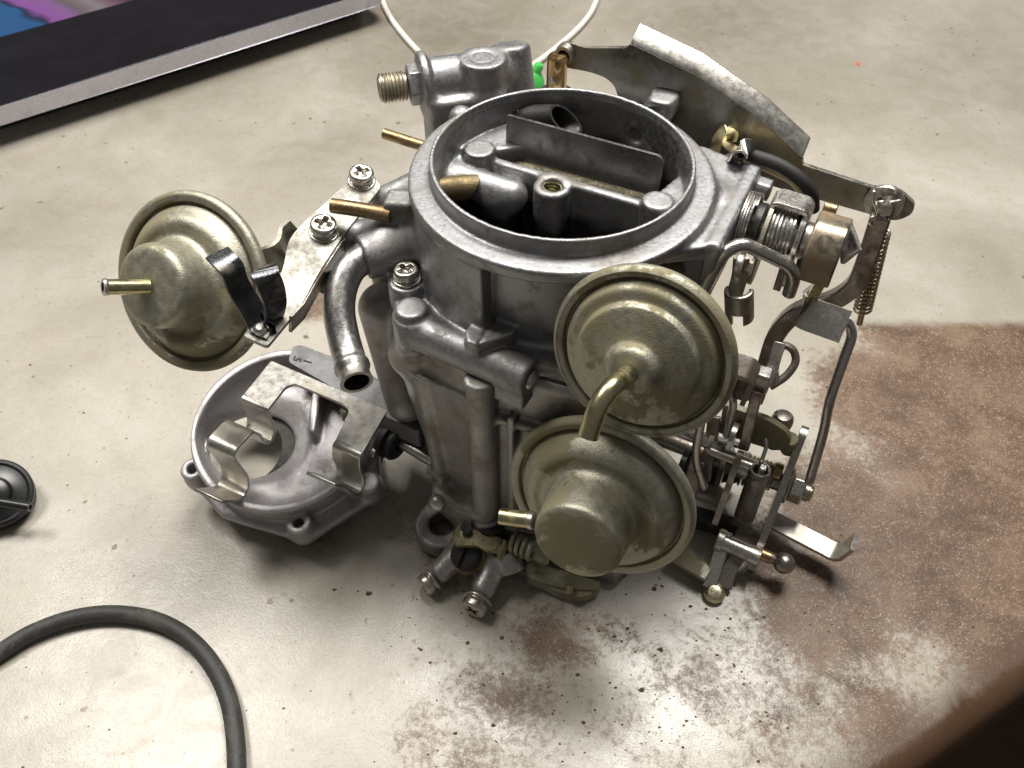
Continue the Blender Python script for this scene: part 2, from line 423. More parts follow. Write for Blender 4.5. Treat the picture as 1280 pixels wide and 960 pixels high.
        for ax in range(3):
            o1, o2 = (ax + 1) % 3, (ax + 2) % 3
            sl0 = [slice(None)] * 3; sl1 = [slice(None)] * 3; sl0[ax] = slice(0, -1); sl1[ax] = slice(1, None)
            A_, B_ = ins[tuple(sl0)], ins[tuple(sl1)]; E_ = np.argwhere(A_ != B_)
            ok = (E_[:, o1] > 0) & (E_[:, o2] > 0) & (E_[:, o1] < s.n[o1] - 1) & (E_[:, o2] < s.n[o2] - 1); E_ = E_[ok]
            fl = A_[tuple(E_.T)]
            def cell(d1, d2):
                q = E_.copy(); q[:, o1] += d1; q[:, o2] += d2; return idx[tuple(q.T)]
            q = np.stack([cell(-1, -1), cell(0, -1), cell(0, 0), cell(-1, 0)], 1)
            q[~fl] = q[~fl][:, ::-1]; F.append(q)
        F = np.concatenate(F); F = F[(F >= 0).all(1)]
        W_ = Vv[:, :1] * UA + Vv[:, 1:2] * VB + Vv[:, 2:] * ZZ if to is P else Vv
        return W_, F

# ---------------------------------------------------------------- objects
def mesh_data(name, g, ang=35):
    v = np.asarray(g[0], float).copy(); v[:, 2] -= TABLE; v *= MM
    me = bpy.data.meshes.new(name)
    f = g[1].tolist() if isinstance(g[1], np.ndarray) else g[1]
    me.from_pydata(v.tolist(), [], f); me.validate()
    for p in me.polygons: p.use_smooth = True
    if ang: me.set_sharp_from_angle(angle=math.radians(ang))
    return me
def part(name, g, mat, parent=None, ang=35, bevel=0.0, label=None, seg=2):
    me = mesh_data(name, g, ang); me.materials.append(M[mat] if isinstance(mat, str) else mat)
    o = bpy.data.objects.new(name, me); scene.collection.objects.link(o)
    if parent is not None: o.parent = parent
    if bevel:
        b = o.modifiers.new('bevel', 'BEVEL'); b.width = bevel * MM; b.segments = seg; b.limit_method = 'ANGLE'; b.angle_limit = math.radians(40)
        b.harden_normals = False
    if label: o['label'] = label
    return o
def thing(name, label, cat, group=None):
    o = bpy.data.objects.new(name, None); scene.collection.objects.link(o); o['label'] = label; o['category'] = cat
    o.empty_display_size = 0.01
    if group: o['group'] = group
    return o
def tag(o, label, cat, group=None):
    o['label'] = label; o['category'] = cat
    if group: o['group'] = group
    return o
def struct(o):
    o['kind'] = 'structure'; return o

# ---------------------------------------------------------------- bench top, floor
E0, E1 = Z(1290, 812, TABLE), Z(1070, 968, TABLE)
ED = unit(E0 - E1)                       # along the bench edge
EN = np.cross(ZZ, ED)                    # towards the middle of the bench
if (np.zeros(3) - E1) @ EN < 0: EN = -EN
def bench():
    prof = [(1500, 0), (400, 0), (150, 0), (60, 0), (0, 0)]
    R = 9.0
    prof += [(-R * math.sin(t), -R + R * math.cos(t)) for t in np.linspace(0.15, math.pi / 2, 9)]
    prof += [(-R, -45), (-R + 3, -45), (-R + 3, -14), (1500, -14)]
    v, f = [], []
    S = [-900, -300, 0, 300, 1200]
    for s in S:
        for d, h in prof: v.append(E1 + ED * s + EN * d + ZZ * (h))
    K = len(prof)
    for i in range(len(S) - 1):
        for k in range(K):
            k2 = (k + 1) % K; f.append((i * K + k, i * K + k2, i * K + K + k2, i * K + K + k))
    f.append(tuple(range(K))); f.append(tuple((len(S) - 1) * K + k for k in range(K))[::-1])
    return v, f
def bench_mat():
    m, nt, b = new_mat('painted_steel_bench'); L = nt.links
    co = N(nt, 'ShaderNodeTexCoord').outputs['Object']
    big = noise(nt, 14, 5, 0.6, 0.5, co); mid = noise(nt, 75, 6, 0.65, 0.6, co); fin = noise(nt, 420, 5, 0.7, 0, co)
    tiny = noise(nt, 1500, 3, 0.6, 0, co)
    def blob(px, py, r, amt, soft=1.0):
        p = world(Z(px, py, TABLE))
        s = N(nt, 'ShaderNodeVectorMath', operation='DISTANCE'); L.new(co, s.inputs[0]); s.inputs[1].default_value = (p[0], p[1], 0)
        return mapr(nt, s.outputs['Value'], r * MM * (1 - soft), r * MM * (1 + soft * 0.6), amt, 0.0)
    def maxi(a, c):
        q = N(nt, 'ShaderNodeMath', operation='MAXIMUM'); L.new(a, q.inputs[0]); L.new(c, q.inputs[1]); return q.outputs[0]
    def madd(a, k, c):
        q = N(nt, 'ShaderNodeMath', operation='MULTIPLY_ADD'); L.new(a, q.inputs[0]); q.inputs[1].default_value = k
        if hasattr(c, 'node'): L.new(c, q.inputs[2])
        else: q.inputs[2].default_value = c
        return q.outputs[0]
    # worn, rusted zones
    zone = None
    for args in [(1230, 560, 62, .95, .5), (1120, 500, 38, .9, .45), (1060, 640, 36, .95, .6), (1040, 760, 32, 1.0, .7), (1160, 690, 50, .95, .6), (1250, 770, 40, .9, .6),
                 (960, 690, 22, .7, .8), (690, 800, 22, .7, .8), (640, 870, 26, .62, .9), (560, 940, 26, .6, .9), (770, 790, 16, .5, .8), (800, 870, 60, .36, .9), (620, 900, 50, .42, .9), (1000, 880, 40, .6, .9), (860, 780, 30, .36, .9),
                 (450, 610, 30, .5, .8), (560, 690, 30, .5, .8), (390, 380, 16, .75, .6), (400, 660, 18, .6, .8), (880, 860, 30, .45, .9), (1100, 900, 24, .8, .8), (1010, 300, 30, .35, .9), (460, 10, 30, .45, .9), (900, 20, 60, .3, .9)]:
        g = blob(*args); zone = g if zone is None else maxi(zone, g)
    sxy = N(nt, 'ShaderNodeSeparateXYZ'); L.new(co, sxy.inputs[0])
    y0 = world(Z(1180, 402, TABLE))[1]; x0 = world(Z(1075, 430, TABLE))[0]
    wy = madd(fin.outputs[0], .010, madd(mid.outputs[0], .018, sxy.outputs[1])); wx = madd(fin.outputs[0], .02, sxy.outputs[0])
    my, mx = mapr(nt, wy, y0 + .020, y0 + .008, 0, .9), mapr(nt, wx, x0 - .006, x0 + .024, 0, .95)
    mn = N(nt, 'ShaderNodeMath', operation='MINIMUM'); L.new(my, mn.inputs[0]); L.new(mx, mn.inputs[1])
    zone = maxi(zone, mn.outputs[0])
    t = madd(tiny.outputs[0], .9, madd(mid.outputs[0], .8, madd(fin.outputs[0], 1.3, zone)))            # zone + noise
    rust = mapr(nt, t, 1.86, 2.22, 0.0, 1.0)
    paint = ramp(nt, big.outputs[0], [(0.3, (0.36, 0.335, 0.285)), (0.52, (0.45, 0.425, 0.375)), (0.7, (0.53, 0.505, 0.455))])
    grime_falloff = mixc(nt, mapr(nt, mid.outputs[0], 0.45, 0.75, 0.0, 0.35), paint.outputs[0], (0.36, 0.31, 0.235))
    pg = ramp(nt, tiny.outputs[0], [(0.32, (0.86, 0.85, 0.83)), (0.5, (1, 1, 1)), (0.7, (1.0, 1.0, 1.0))])
    grime_falloff = mixc(nt, 1.0, grime_falloff, pg.outputs[0], 'MULTIPLY')
    fg = ramp(nt, fin.outputs[0], [(0.30, (0.86, 0.83, 0.78)), (0.48, (1, 1, 1))])
    grime_falloff = mixc(nt, 0.8, grime_falloff, fg.outputs[0], 'MULTIPLY')
    gz = None  # dirt tone toward the far bench, with brightness falloff painted in
    for args in [(250, 60, 90, .85, .9), (560, 40, 110, .9, .9), (900, 30, 120, .75, .9), (1200, 80, 100, .55, .9), (420, 180, 60, .55, .9), (1000, 330, 50, .35, .9), (60, 270, 60, .4, .9), (1240, 330, 50, .35, .9)]:
        g = blob(*args); gz = g if gz is None else maxi(gz, g)
    gm = N(nt, 'ShaderNodeMath', operation='MULTIPLY'); L.new(gz, gm.inputs[0]); L.new(mapr(nt, mid.outputs[0], 0.25, 0.6, 0.72, 1.0), gm.inputs[1])
    grime_falloff = mixc(nt, gm.outputs[0], grime_falloff, (0.175, 0.155, 0.122))
    rmixn = N(nt, 'ShaderNodeMath', operation='MULTIPLY_ADD'); L.new(tiny.outputs[0], rmixn.inputs[0]); rmixn.inputs[1].default_value = .62; L.new(mapr(nt, fin.outputs[0], 0, 1, 0, .38), rmixn.inputs[2])
    rustc = ramp(nt, rmixn.outputs[0], [(0.36, (0.045, 0.022, 0.011)), (0.46, (0.11, 0.060, 0.034)), (0.545, (0.175, 0.108, 0.068)), (0.63, (0.42, 0.345, 0.265))])
    rc = mixc(nt, mapr(nt, mid.outputs[0], 0.35, 0.7, 0.0, 0.35), rustc.outputs[0], (0.135, 0.083, 0.055))
    # paint left standing as small pale flecks in the rust
    fl = mapr(nt, tiny.outputs[0], 0.66, 0.72, 0.0, 0.55)
    rc = mixc(nt, fl, rc, (0.55, 0.49, 0.42))
    cl = noise(nt, 48, 5, 0.6, 0.8, co)
    rc = mixc(nt, mapr(nt, cl.outputs[0], 0.50, 0.70, 0.0, 0.45), rc, (0.29, 0.205, 0.145))
    rc = mixc(nt, mapr(nt, cl.outputs[0], 0.48, 0.30, 0.0, 0.75), rc, (0.06, 0.034, 0.022))
    col = mixc(nt, rust, grime_falloff, rc)
    # dark specks and chips
    vo = N(nt, 'ShaderNodeTexVoronoi'); vo.inputs['Scale'].default_value = 120; vo.inputs['Randomness'].default_value = 1.0
    wob = N(nt, 'ShaderNodeVectorMath', operation='MULTIPLY_ADD'); L.new(fin.outputs['Color'], wob.inputs[0]); wob.inputs[1].default_value = (.004,) * 3; L.new(co, wob.inputs[2])
    L.new(wob.outputs[0], vo.inputs['Vector'])
    sp = N(nt, 'ShaderNodeSeparateColor'); L.new(vo.outputs['Color'], sp.inputs[0])
    siz = mapr(nt, sp.outputs[0], 0.5, 1.0, -0.02, 0.15)
    sub = N(nt, 'ShaderNodeMath', operation='SUBTRACT'); L.new(siz, sub.inputs[0]); L.new(vo.outputs['Distance'], sub.inputs[1])
    speck = mapr(nt, sub.outputs[0], -0.02, 0.03, 0.0, 0.85)
    col = mixc(nt, speck, col, (0.16, 0.10, 0.055))
    vo2 = N(nt, 'ShaderNodeTexVoronoi'); vo2.inputs['Scale'].default_value = 430; L.new(wob.outputs[0], vo2.inputs['Vector'])
    sp2 = N(nt, 'ShaderNodeSeparateColor'); L.new(vo2.outputs['Color'], sp2.inputs[0])
    siz2 = mapr(nt, sp2.outputs[1], 0.62, 1.0, -0.02, 0.24)
    sub2 = N(nt, 'ShaderNodeMath', operation='SUBTRACT'); L.new(siz2, sub2.inputs[0]); L.new(vo2.outputs['Distance'], sub2.inputs[1])
    col = mixc(nt, mapr(nt, sub2.outputs[0], -0.02, 0.05, 0.0, 0.6), col, (0.20, 0.14, 0.085))
    # crumbs are separate geometry; the bare brown edge where the paint has worn through
    pr = N(nt, 'ShaderNodeVectorMath', operation='DOT_PRODUCT'); L.new(co, pr.inputs[0]); pr.inputs[1].default_value = tuple(EN)
    off = float(np.dot(np.array(world(E1)), EN))
    wear = mapr(nt, madd(mid.outputs[0], 0.012, pr.outputs['Value']), off + 0.004, off + 0.016, 1.0, 0.0)
    col = mixc(nt, wear, col, (0.075, 0.04, 0.022))
    L.new(col, b.inputs['Base Color'])
    scm = N(nt, 'ShaderNodeMapping'); scm.inputs['Rotation'].default_value = (0, 0, .5); scm.inputs['Scale'].default_value = (14, 900, 1); L.new(co, scm.inputs['Vector'])
    scr = noise(nt, 1.0, 3, .6, 0, scm.outputs[0]); scm2 = N(nt, 'ShaderNodeMapping'); scm2.inputs['Rotation'].default_value = (0, 0, -.7); scm2.inputs['Scale'].default_value = (18, 1100, 1); L.new(co, scm2.inputs['Vector'])
    scr2 = noise(nt, 1.0, 3, .6, 0, scm2.outputs[0])
    scx = maxi(mapr(nt, scr.outputs[0], 0.66, 0.74, 0, 1), mapr(nt, scr2.outputs[0], 0.68, 0.76, 0, 1))
    rg1 = madd(scx, .18, mapr(nt, mid.outputs[0], 0.3, 0.7, 0.15, 0.34))
    rmx = N(nt, 'ShaderNodeMath', operation='MULTIPLY_ADD'); L.new(rust, rmx.inputs[0]); rmx.inputs[1].default_value = 0.26; L.new(rg1, rmx.inputs[2])
    L.new(rmx.outputs[0], b.inputs['Roughness'])
    hgt = madd(rust, -0.25, madd(tiny.outputs[0], 0.3, madd(fin.outputs[0], 0.25, mapr(nt, mid.outputs[0], 0, 1, 0, .35))))
    bm = N(nt, 'ShaderNodeBump'); bm.inputs['Strength'].default_value = 0.35; bm.inputs['Distance'].default_value = 0.0006
    L.new(hgt, bm.inputs['Height']); L.new(bm.outputs[0], b.inputs['Normal'])
    return m
M['bench'] = bench_mat()
struct(part('bench_top', bench(), 'bench', ang=50))
fl = part('floor', ([(-4000, -4000, -900), (4000, -4000, -900), (4000, 4000, -900), (-4000, 4000, -900)], [(0, 1, 2, 3)]), 'floor')
struct(fl)

# ---------------------------------------------------------------- tablet
T0, T1 = Z(0, 153, TABLE + 14), Z(484, 0, TABLE + 14)
TD = unit(T1 - T0); TN = np.cross(ZZ, TD)      # TN points away from the lens
tablet = thing('tablet', 'black tablet with grey metal edge lying at the back of the bench', 'tablet')
def trect(x0, x1, y0, y1, z): return [T1 - TD * x1 + TN * y0 + ZZ * z, T1 - TD * x0 + TN * y0 + ZZ * z, T1 - TD * x0 + TN * y1 + ZZ * z, T1 - TD * x1 + TN * y1 + ZZ * z]
part('frame', plate(rloop(trect(0, 300, 0, 200, 7.4), 12, 8), ZZ * -1, 9.0), 'tab_frame', tablet, bevel=1.5, seg=4)
m, nt, b = new_mat('tablet_glass'); b.inputs['Base Color'].default_value = (0.006, 0.005, 0.008, 1)
co = N(nt, 'ShaderNodeTexCoord').outputs['Object']; sm = noise(nt, 38, 5, 0.6, 0.3, co)
nt.links.new(mapr(nt, sm.outputs[0], 0.35, 0.7, 0.10, 0.22), b.inputs['Roughness'])
nt.links.new(ramp(nt, sm.outputs[0], [(0.45, (0.005, 0.004, 0.007)), (0.75, (0.009, 0.008, 0.014))]).outputs[0], b.inputs['Base Color']); M['glass'] = m
part('bezel', plate(rloop(trect(1.5, 298.5, 1.5, 198.5, 7.4), 10.5, 8), ZZ, 0.5), 'glass', tablet, bevel=0.3)
part('underside', plate(rloop(trect(6, 294, 20, 194, -13.9), 12, 8), ZZ, 13.9), 'tab_case', tablet, bevel=1.0)
m, nt, b = new_mat('tablet_screen')
co = N(nt, 'ShaderNodeTexCoord').outputs['Object']
sx = N(nt, 'ShaderNodeVectorMath', operation='DOT_PRODUCT'); nt.links.new(co, sx.inputs[0]); sx.inputs[1].default_value = tuple(unit(TD + 0.25 * TN))
sn = noise(nt, 22, 3, 0.5, 0.6, co)
q = N(nt, 'ShaderNodeMath', operation='MULTIPLY_ADD'); nt.links.new(sn.outputs[0], q.inputs[0]); q.inputs[1].default_value = 0.02; nt.links.new(sx.outputs['Value'], q.inputs[2])
SC0 = float(np.dot(np.array(world(Z(-20, 20, TABLE + 16))), unit(TD + 0.25 * TN))); SC1 = float(np.dot(np.array(world(Z(140, 0, TABLE + 16))), unit(TD + 0.25 * TN)))
fr = mapr(nt, q.outputs[0], SC0 + 0.010, SC1 + 0.012, 0, 1)
cr = ramp(nt, fr, [(0.0, (0.02, 0.16, 0.42)), (0.14, (0.01, 0.16, 0.42)), (0.19, (0.01, 0.02, 0.08)), (0.25, (0.46, 0.14, 0.58)), (0.45, (0.42, 0.18, 0.50)), (0.55, (0.24, 0.18, 0.20)), (0.72, (0.42, 0.34, 0.36)), (0.85, (0.30, 0.16, 0.22)), (1.0, (0.12, 0.05, 0.12))])
nt.links.new(cr.outputs[0], b.inputs['Emission Color']); b.inputs['Emission Strength'].default_value = 0.55
b.inputs['Base Color'].default_value = (0.01, 0.01, 0.01, 1); b.inputs['Roughness'].default_value = 0.2; M['screen'] = m
part('screen', plate(trect(22, 278, 80, 190, 7.92), ZZ, 0.12), 'screen', tablet, label='lit screen showing blue, magenta and pale pink shapes')

# ================================================================ the carburetor
carb = thing('carburetor', 'grey cast metal carburetor with olive diaphragm capsules standing on the bench', 'carburetor')

# ---------------- air horn casting
s = Sdf((-72, -54, 72), (52, 46, 122), 0.62)
s.add(s.cyl((0, 0, 84), (0, 0, 112), 35.3))                                   # throat wall
sect = np.maximum(s.cyl((0, 0, 84), (0, 0, 113), 40.2), np.maximum(s.half((1, 0, 0), -3.2), s.half((0.25, 1, 0), 6)))
s.add(sect, 0.0)                                                               # thick quarter flush with the flange
s.add(s.poly([(-36, -34), (-30, -41), (-18, -41), (14, -40.5), (36, -38), (41, -20), (41, 30), (20, 38), (-30, 38), (-44, 10), (-44, -20)], 79.6, 84, 1.0), 2.0)   # cover flange
s.add(s.cyl((0, 0, 111.2), (0, 0, 115), 41.0, rd=0.8), 1.5)                   # seat for the air cleaner
s.add(s.cyl((0, 0, 112), (0, 0, 120), 35.0, rd=0.3), 0.9)                     # lip
# left shoulder with pipe boss, tube boss and bracket arm
s.add(s.cap((-36, -8, 98), (-42, -20, 92), 8, 8), 5)
s.add(s.cap((-36, 14, 95), (-56, -4, 90), 8, 4.5), 7)
s.add(s.cap((-44, -16, 90), (-57, -24, 90), 5.5, 4.5), 5)
s.add(s.cyl((-38, -20, 91.5), (-46.6, -31, 91), 7.0, 6.4), 3)
s.add(s.box((-40.4, -18.6, 99), (4.0, 3.8, 7.2), 0.35, 1.2), 1.0)
s.add(s.cap((-38, 22, 94), (-44, 24, 106), 6, 4), 5)
s.add(s.cyl((-33, -30, 74), (-33, -30, 87.5), 5.4), 2.0)                      # screw post
s.add(s.cyl((-25.5, -40, 74), (-25.5, -40, 86), 5.6), 2.0)                    # second post
s.add(s.cyl((-25.5, -40, 84), (-25.5, -40, 88.6), 4.4, rd=.3), 0.4)
s.add(s.cyl((-26, -41, 81.5), (12.5, -43.5, 81.5), 5.3, rd=.5), 2.0)          # cross gallery
s.add(s.box((8, -43.2, 78), (4.6, 4.7, 5), -0.06, .6), 0.6)
# wedge lug on the gallery
s.add(s.poly([(-7.5, -34), (-7.2, -43), (-5, -46), (-2, -46), (0.8, -43), (4.4, -38), (4.4, -34)], 80, 90.2, .3), 0.4)
s.cut(s.box((-2.2, -41, 90.6), (0.35, 9, 0.7), 0.12, .1), 0.2)
# choke side: bridge and end flange
s.add(s.poly([(20, -22), (36, -16), (46, -8), (46, 29), (30, 33), (15, 30)], 108.5, 112.6, .8), 1.5)
s.add(np.maximum(s.box((45.4, 10, 104), (1.9, 20, 9.0), 0.0, 1.0), s.cyl((40, 14, 102), (50, 14, 102), 25, rd=.5)), 1.2)
s.cut(s.box((45.4, 26, 88), (6, 8, 9), 0, 2), 2)
s.add(s.cap((30, 13, 104), (38, 13, 105), 8.0), 3)
s.add(s.box((51.5, 24.5, 109.6), (6.0, 2.2, 2.4), -0.05, .4), 0.4)
# pump lever pivot lug at the back
s.add(s.box((13, 35.5, 113.8), (4.6, 5.2, 3.2), 0.0, .5), 0.8)
s.add(s.cyl((14.5, 34, 118.0), (14.5, 41.4, 120.0), 4.5, rd=1.8), 1.0)
# inside
inn = np.maximum(s.cyl((0, 0, 60), (0, 0, 130), 33.4, 33.4), -1e3)
s.cut(np.maximum(inn, -s.half((0, 0, 1), 82.0)), 0)
s.cut(s.cyl((0, 0, 118), (0, 0, 122), 33.6, 34.2, rd=.1))
lim = s.cyl((0, 0, 70), (0, 0, 113.5), 34.5)
def inside(d): return np.maximum(d, lim)
s.add(inside(s.box((0, 4.5, 96), (34, 1.5, 13.5), 0, .8)), 0.8)               # dividing wall
s.add(inside(s.cyl((-26.8, 3.6, 78), (-26.8, 3.6, 112.6), 4.4, rd=.3)), 1.2)
s.add(inside(s.cyl((26.4, 3.8, 78), (26.4, 3.8, 112.2), 4.3, rd=.3)), 1.2)
s.add(inside(s.poly([(-36, 2), (-27, 4), (-16.5, 12), (-18, 17), (-30, 24), (-40, 20)], 84, 111, .5)), 1.0)
s.add(inside(s.poly([(26, 0), (40, -2), (40, 22), (27.5, 20), (24.5, 8)], 80, 110.8, .5)), 1.0)
s.add(inside(s.cyl((-2.6, 0.4, 78), (-2.6, 0.4, 109.8), 5.2, rd=.8)), 2.2)    # air cleaner stud boss
s.add(inside(s.cap((-30, -2.6, 105), (-13.5, -2.4, 104.6), 4.4)), 1.2)        # booster arm
s.add(inside(s.cyl((-17.5, -2.0, 80), (-17.5, -2.0, 104), 5.2, rd=2)), 4)
s.add(inside(s.box((-35, -2, 96), (4.5, 7, 13), 0.2, 2)), 3)
s.cut(s.cyl((-2.6, 0.4, 96), (-2.6, 0.4, 112), 2.7, rd=.1))
s.cut(s.cyl((9, 27, 110), (9.4, 32.9, 110), 2.0, rd=.2), .5)
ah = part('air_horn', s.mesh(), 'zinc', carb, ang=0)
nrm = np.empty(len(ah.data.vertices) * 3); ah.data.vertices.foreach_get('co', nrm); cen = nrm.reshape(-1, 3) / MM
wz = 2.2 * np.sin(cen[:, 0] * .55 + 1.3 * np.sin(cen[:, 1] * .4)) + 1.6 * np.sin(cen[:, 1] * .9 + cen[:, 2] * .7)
throat_dark = np.where(np.hypot(cen[:, 0], cen[:, 1]) < 34.4, np.clip((103.0 + wz * .5 + 6 * np.clip((cen @ VB - 6) / 9, 0, 1) - cen[:, 2] - TABLE) / 7, 0, 1), 0)  # rises with depth inside the throat, edge broken by waves
ah.data.attributes.new('throat_dark', 'FLOAT', 'POINT').data.foreach_set('value', throat_dark.astype(np.float32))
# near-black floor of the throat with the two bores
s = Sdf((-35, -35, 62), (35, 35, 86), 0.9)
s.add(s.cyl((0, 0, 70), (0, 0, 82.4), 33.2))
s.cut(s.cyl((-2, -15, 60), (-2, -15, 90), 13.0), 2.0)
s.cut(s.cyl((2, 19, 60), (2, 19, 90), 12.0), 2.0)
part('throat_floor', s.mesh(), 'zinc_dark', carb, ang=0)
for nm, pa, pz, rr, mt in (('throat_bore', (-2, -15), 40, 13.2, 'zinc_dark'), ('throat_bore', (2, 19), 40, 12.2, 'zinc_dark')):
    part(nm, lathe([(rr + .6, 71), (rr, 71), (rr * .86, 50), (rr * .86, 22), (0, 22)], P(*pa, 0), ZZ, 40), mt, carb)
# stud thread in the boss
part('stud_thread', helix(P(-2.6, 0.4, 100), P(-2.6, 0.4, 109.3), 2.55, 0.32, 9, 6), 'gold_shiny', carb)
# choke plate and shaft
part('choke_shaft', cyl(P(-31, 10.2, 104.2), P(66, 12.6, 105.4), 2.5, 20), 'choke_gold', carb)
cp0 = [P(-21.5, 10.0, 100), P(23.5, 10.0, 100), P(24.5, 13.6, 113.5), P(22.5, 14.2, 116.2), P(-22.5, 14.2, 116.2), P(-23, 13.6, 114.5)]
part('choke_plate', plate(rloop([P(-22.5, 10.8, 101), P(24, 10.8, 101), P(24, 12.2, 119.3), P(-22.5, 12.2, 119.3)], [.5, .5, 2.5, .5]), np.cross(UA, unit(np.array(P(0, 1.4, 18.3)))) * -1, 1.0), 'choke', carb, bevel=0.4, seg=3)
# bowl vent, slash cut
g = tube(spline([P(-34, 22, 108.5), P(-26, 24, 111), P(-17, 25, 113.0), P(-10, 25, 114.2)]), 3.7, 28, 3.15)
vv = []
for q in g[0]:
    q = np.array(q); k = max(0.0, (q - P(-20, 25, 108)) @ UA) / 10.0
    vv.append(q - UA * k * ((q - P(-10, 25, 114.2)) @ unit(ZZ - .3 * VB)) * 1.1)
g = (vv, g[1])
part('vent_tube', g, 'zinc_dark', carb)
# brass discharge tube
def slash(p0, p1, r, ri, k, mat, nm):
    g = tube([p0, p0 * .5 + p1 * .5, p1], r, 24, ri); v = [np.array(q) for q in g[0]]; ax = unit(p1 - p0); mid = p0 * .6 + p1 * .4
    e1, e2 = perp(ax); out = []
    for q in v:
        h = (q - p0) @ ax; L = np.linalg.norm(p1 - p0)
        out.append(q + ax * (((q - p0) @ k) * .8 if h > L * .7 else 0))
    return part(nm, (out, g[1]), mat, carb)
slash(Z(546, 238, 105.5), Z(590, 234, 105.5), 3.7, 3.2, unit(ZZ - 0.2 * VB), 'brass_dull', 'discharge_tube')
part('cone_pin', lathe([(1.6, 0), (1.4, 2), (0.2, 6), (0, 6.1)], P(-25, 22.5, 109.0), ZZ + 0.15 * UA, 12), 'zinc', carb)

# ---------------- float bowl / main body
s = Sdf((-62, -60, 0), (46, 46, 84), 0.75)
s.add(s.poly([(-30, -42), (-4, -44.5), (34, -40), (38, 0), (36, 34), (-30, 36), (-34, 0)], 6, 80, 3))
s.cut(s.half((0.974, 0, 0.229), -17.2), 2)                               # left flank leans in towards the bottom
s.add(s.cyl((-33, -30, 56), (-33, -30, 79.2), 3.5, 5.2, rd=.5), 1.2)
s.add(s.cyl((-25.5, -40, 50), (-25.5, -40, 79.2), 3.0, 5.5, rd=.5), 1.2)
s.add(s.cap((-25, -40, 70), (-18.5, -44, 12), 3.4, 2.4), 1.6)
s.add(s.box((-14, -44.6, 66), (11, 1.6, 1.1), -0.08, .5), .8)
s.add(s.box((14, -43.5, 62), (16, 1.8, 1.3), 0.12, .5), .8)
s.add(s.box((8, -44.5, 40), (1.1, 2.2, 26), 0, .5), .8)
s.add(s.cyl((16, -38, 52), (16, -46.5, 52), 5, rd=.6), 1.0)
s.add(s.box((-20, -44.5, 20), (4, 2, 1.2), -.3, .5), .8)
s.add(s.cyl((-1.2, -46.6, 8), (-1.2, -46.6, 78.5), 4.4, rd=.5), 1.6)           # drilled column at the seam
s.cut(s.box((-4.4, -49.4, 44), (0.4, 2.0, 33), 0.5, .1), 0.3)
s.cut(s.box((-12.5, -52.5, 46), (5.0, 6.6, 22), -0.08, 3), 4)                     # hollow between column and corner
s.add(s.cyl((-1.2, -46.8, 0.5), (-1.2, -46.8, 11), 5.0, rd=.4), 0.5)
s.add(s.poly([(-24, -42), (-20, -49), (-10, -51), (-2, -51), (2, -44)], 6, 15, 1.5), 2)
s.add(s.cap((-42, -18, 66), (-36, -30, 34), 9, 7), 6)                         # rounded side chamber under the pipe
s.add(s.cap((-46, -4, 60), (-40, 2, 22), 9, 8), 6)
s.add(s.cap((-44, -28, 70), (-37, -35, 36), 8, 5.5), 4)
s.add(s.cyl((-50, -14, 74), (-44, -22, 58), 6.5, 6), 3)
s.add(s.cap((-46, -8, 34), (-36, -26, 12), 8, 9), 5)
s.add(s.cap((-30, -38, 66), (-30, -30, 72), 6), 4)
s.add(s.cyl((34, -28, 60), (42, -28, 60), 10), 4)
part('float_bowl', s.mesh(), 'zinc_bowl', carb, ang=0)
# slightly proud gasket line under the cover
part('cover_gasket', plate([P(*q, 79.6) for q in [(-36.3, -34), (-30, -41.3), (-18, -41.3), (14, -40.8), (36.3, -38.3), (41.3, -20), (41.3, 30.2), (20, 38.3), (-30, 38.3), (-44, 10), (-44, -20)]], ZZ, 0.7), 'gasket', carb)

# ---------------- throttle body and base flange
s = Sdf((-44, -80, -12), (72, 46, 14), 0.7)
s.add(s.poly([(-28, -36), (-20, -47), (-10, -50), (4, -46), (30, -40), (36, 20), (30, 36), (-30, 36)], -10, 6, 1))
s.add(s.cyl((-17.5, -48.5, -10.5), (-17.5, -48.5, -3.5), 9.6, rd=1), 1)
s.add(s.poly([(-27, -36), (-26.5, -50), (-9, -52), (-2, -40)], -10.5, -3.5, 1.2), 1)   # flange ear
s.cut(s.cyl((-17.5, -48.5, -14), (-17.5, -48.5, 0), 4.4, rd=.3), 0.5)
s.add(s.poly([(24, -42), (44, -40), (48, -26), (40, -18)], -10.5, -4, 1.2), 1)
part('throttle_body', s.mesh(), 'zinc_bowl', carb, ang=0)

# ---------------- screws: one cross-recess head, shared
def head_mesh():
    s = Sdf((-4.6, -4.6, -0.6), (4.6, 4.6, 4.6), 0.2)
    s.add(s.cyl((0, 0, 0.9), (0, 0, 3.8), 3.7, 3.55, rd=.9))
    s.add(s.cyl((0, 0, 0.45), (0, 0, 1.0), 3.2, rd=.1)); s.add(s.cyl((0, 0, -0.4), (0, 0, 0.55), 4.1, rd=.2))
    s.cut(s.box((0, 0, 3.6), (2.3, 0.62, 1.5), 0.4, .2), 0.3); s.cut(s.box((0, 0, 3.6), (0.62, 2.3, 1.5), 0.4, .2), 0.3)
    s.cut(s.cap((0, 0, 2.4), (0, 0, 5), 0.4, 1.5), 0.3)
    return s.mesh(None)
HEAD = head_mesh()
def screw(o, n, k=1.0, parent=None, rot=0.0, mat='screw', name='screw'):
    n = unit(n); e1, e2 = perp(n); c, s_ = math.cos(rot), math.sin(rot); f1, f2 = e1 * c + e2 * s_, e2 * c - e1 * s_
    v = np.asarray(o) + k * (HEAD[0][:, :1] * f1 + HEAD[0][:, 1:2] * f2 + HEAD[0][:, 2:] * n)
    return part(name, (v, HEAD[1]), mat, parent or carb, ang=0)
screw(P(-33, -30, 87.9), ZZ, 1.0, rot=.3)

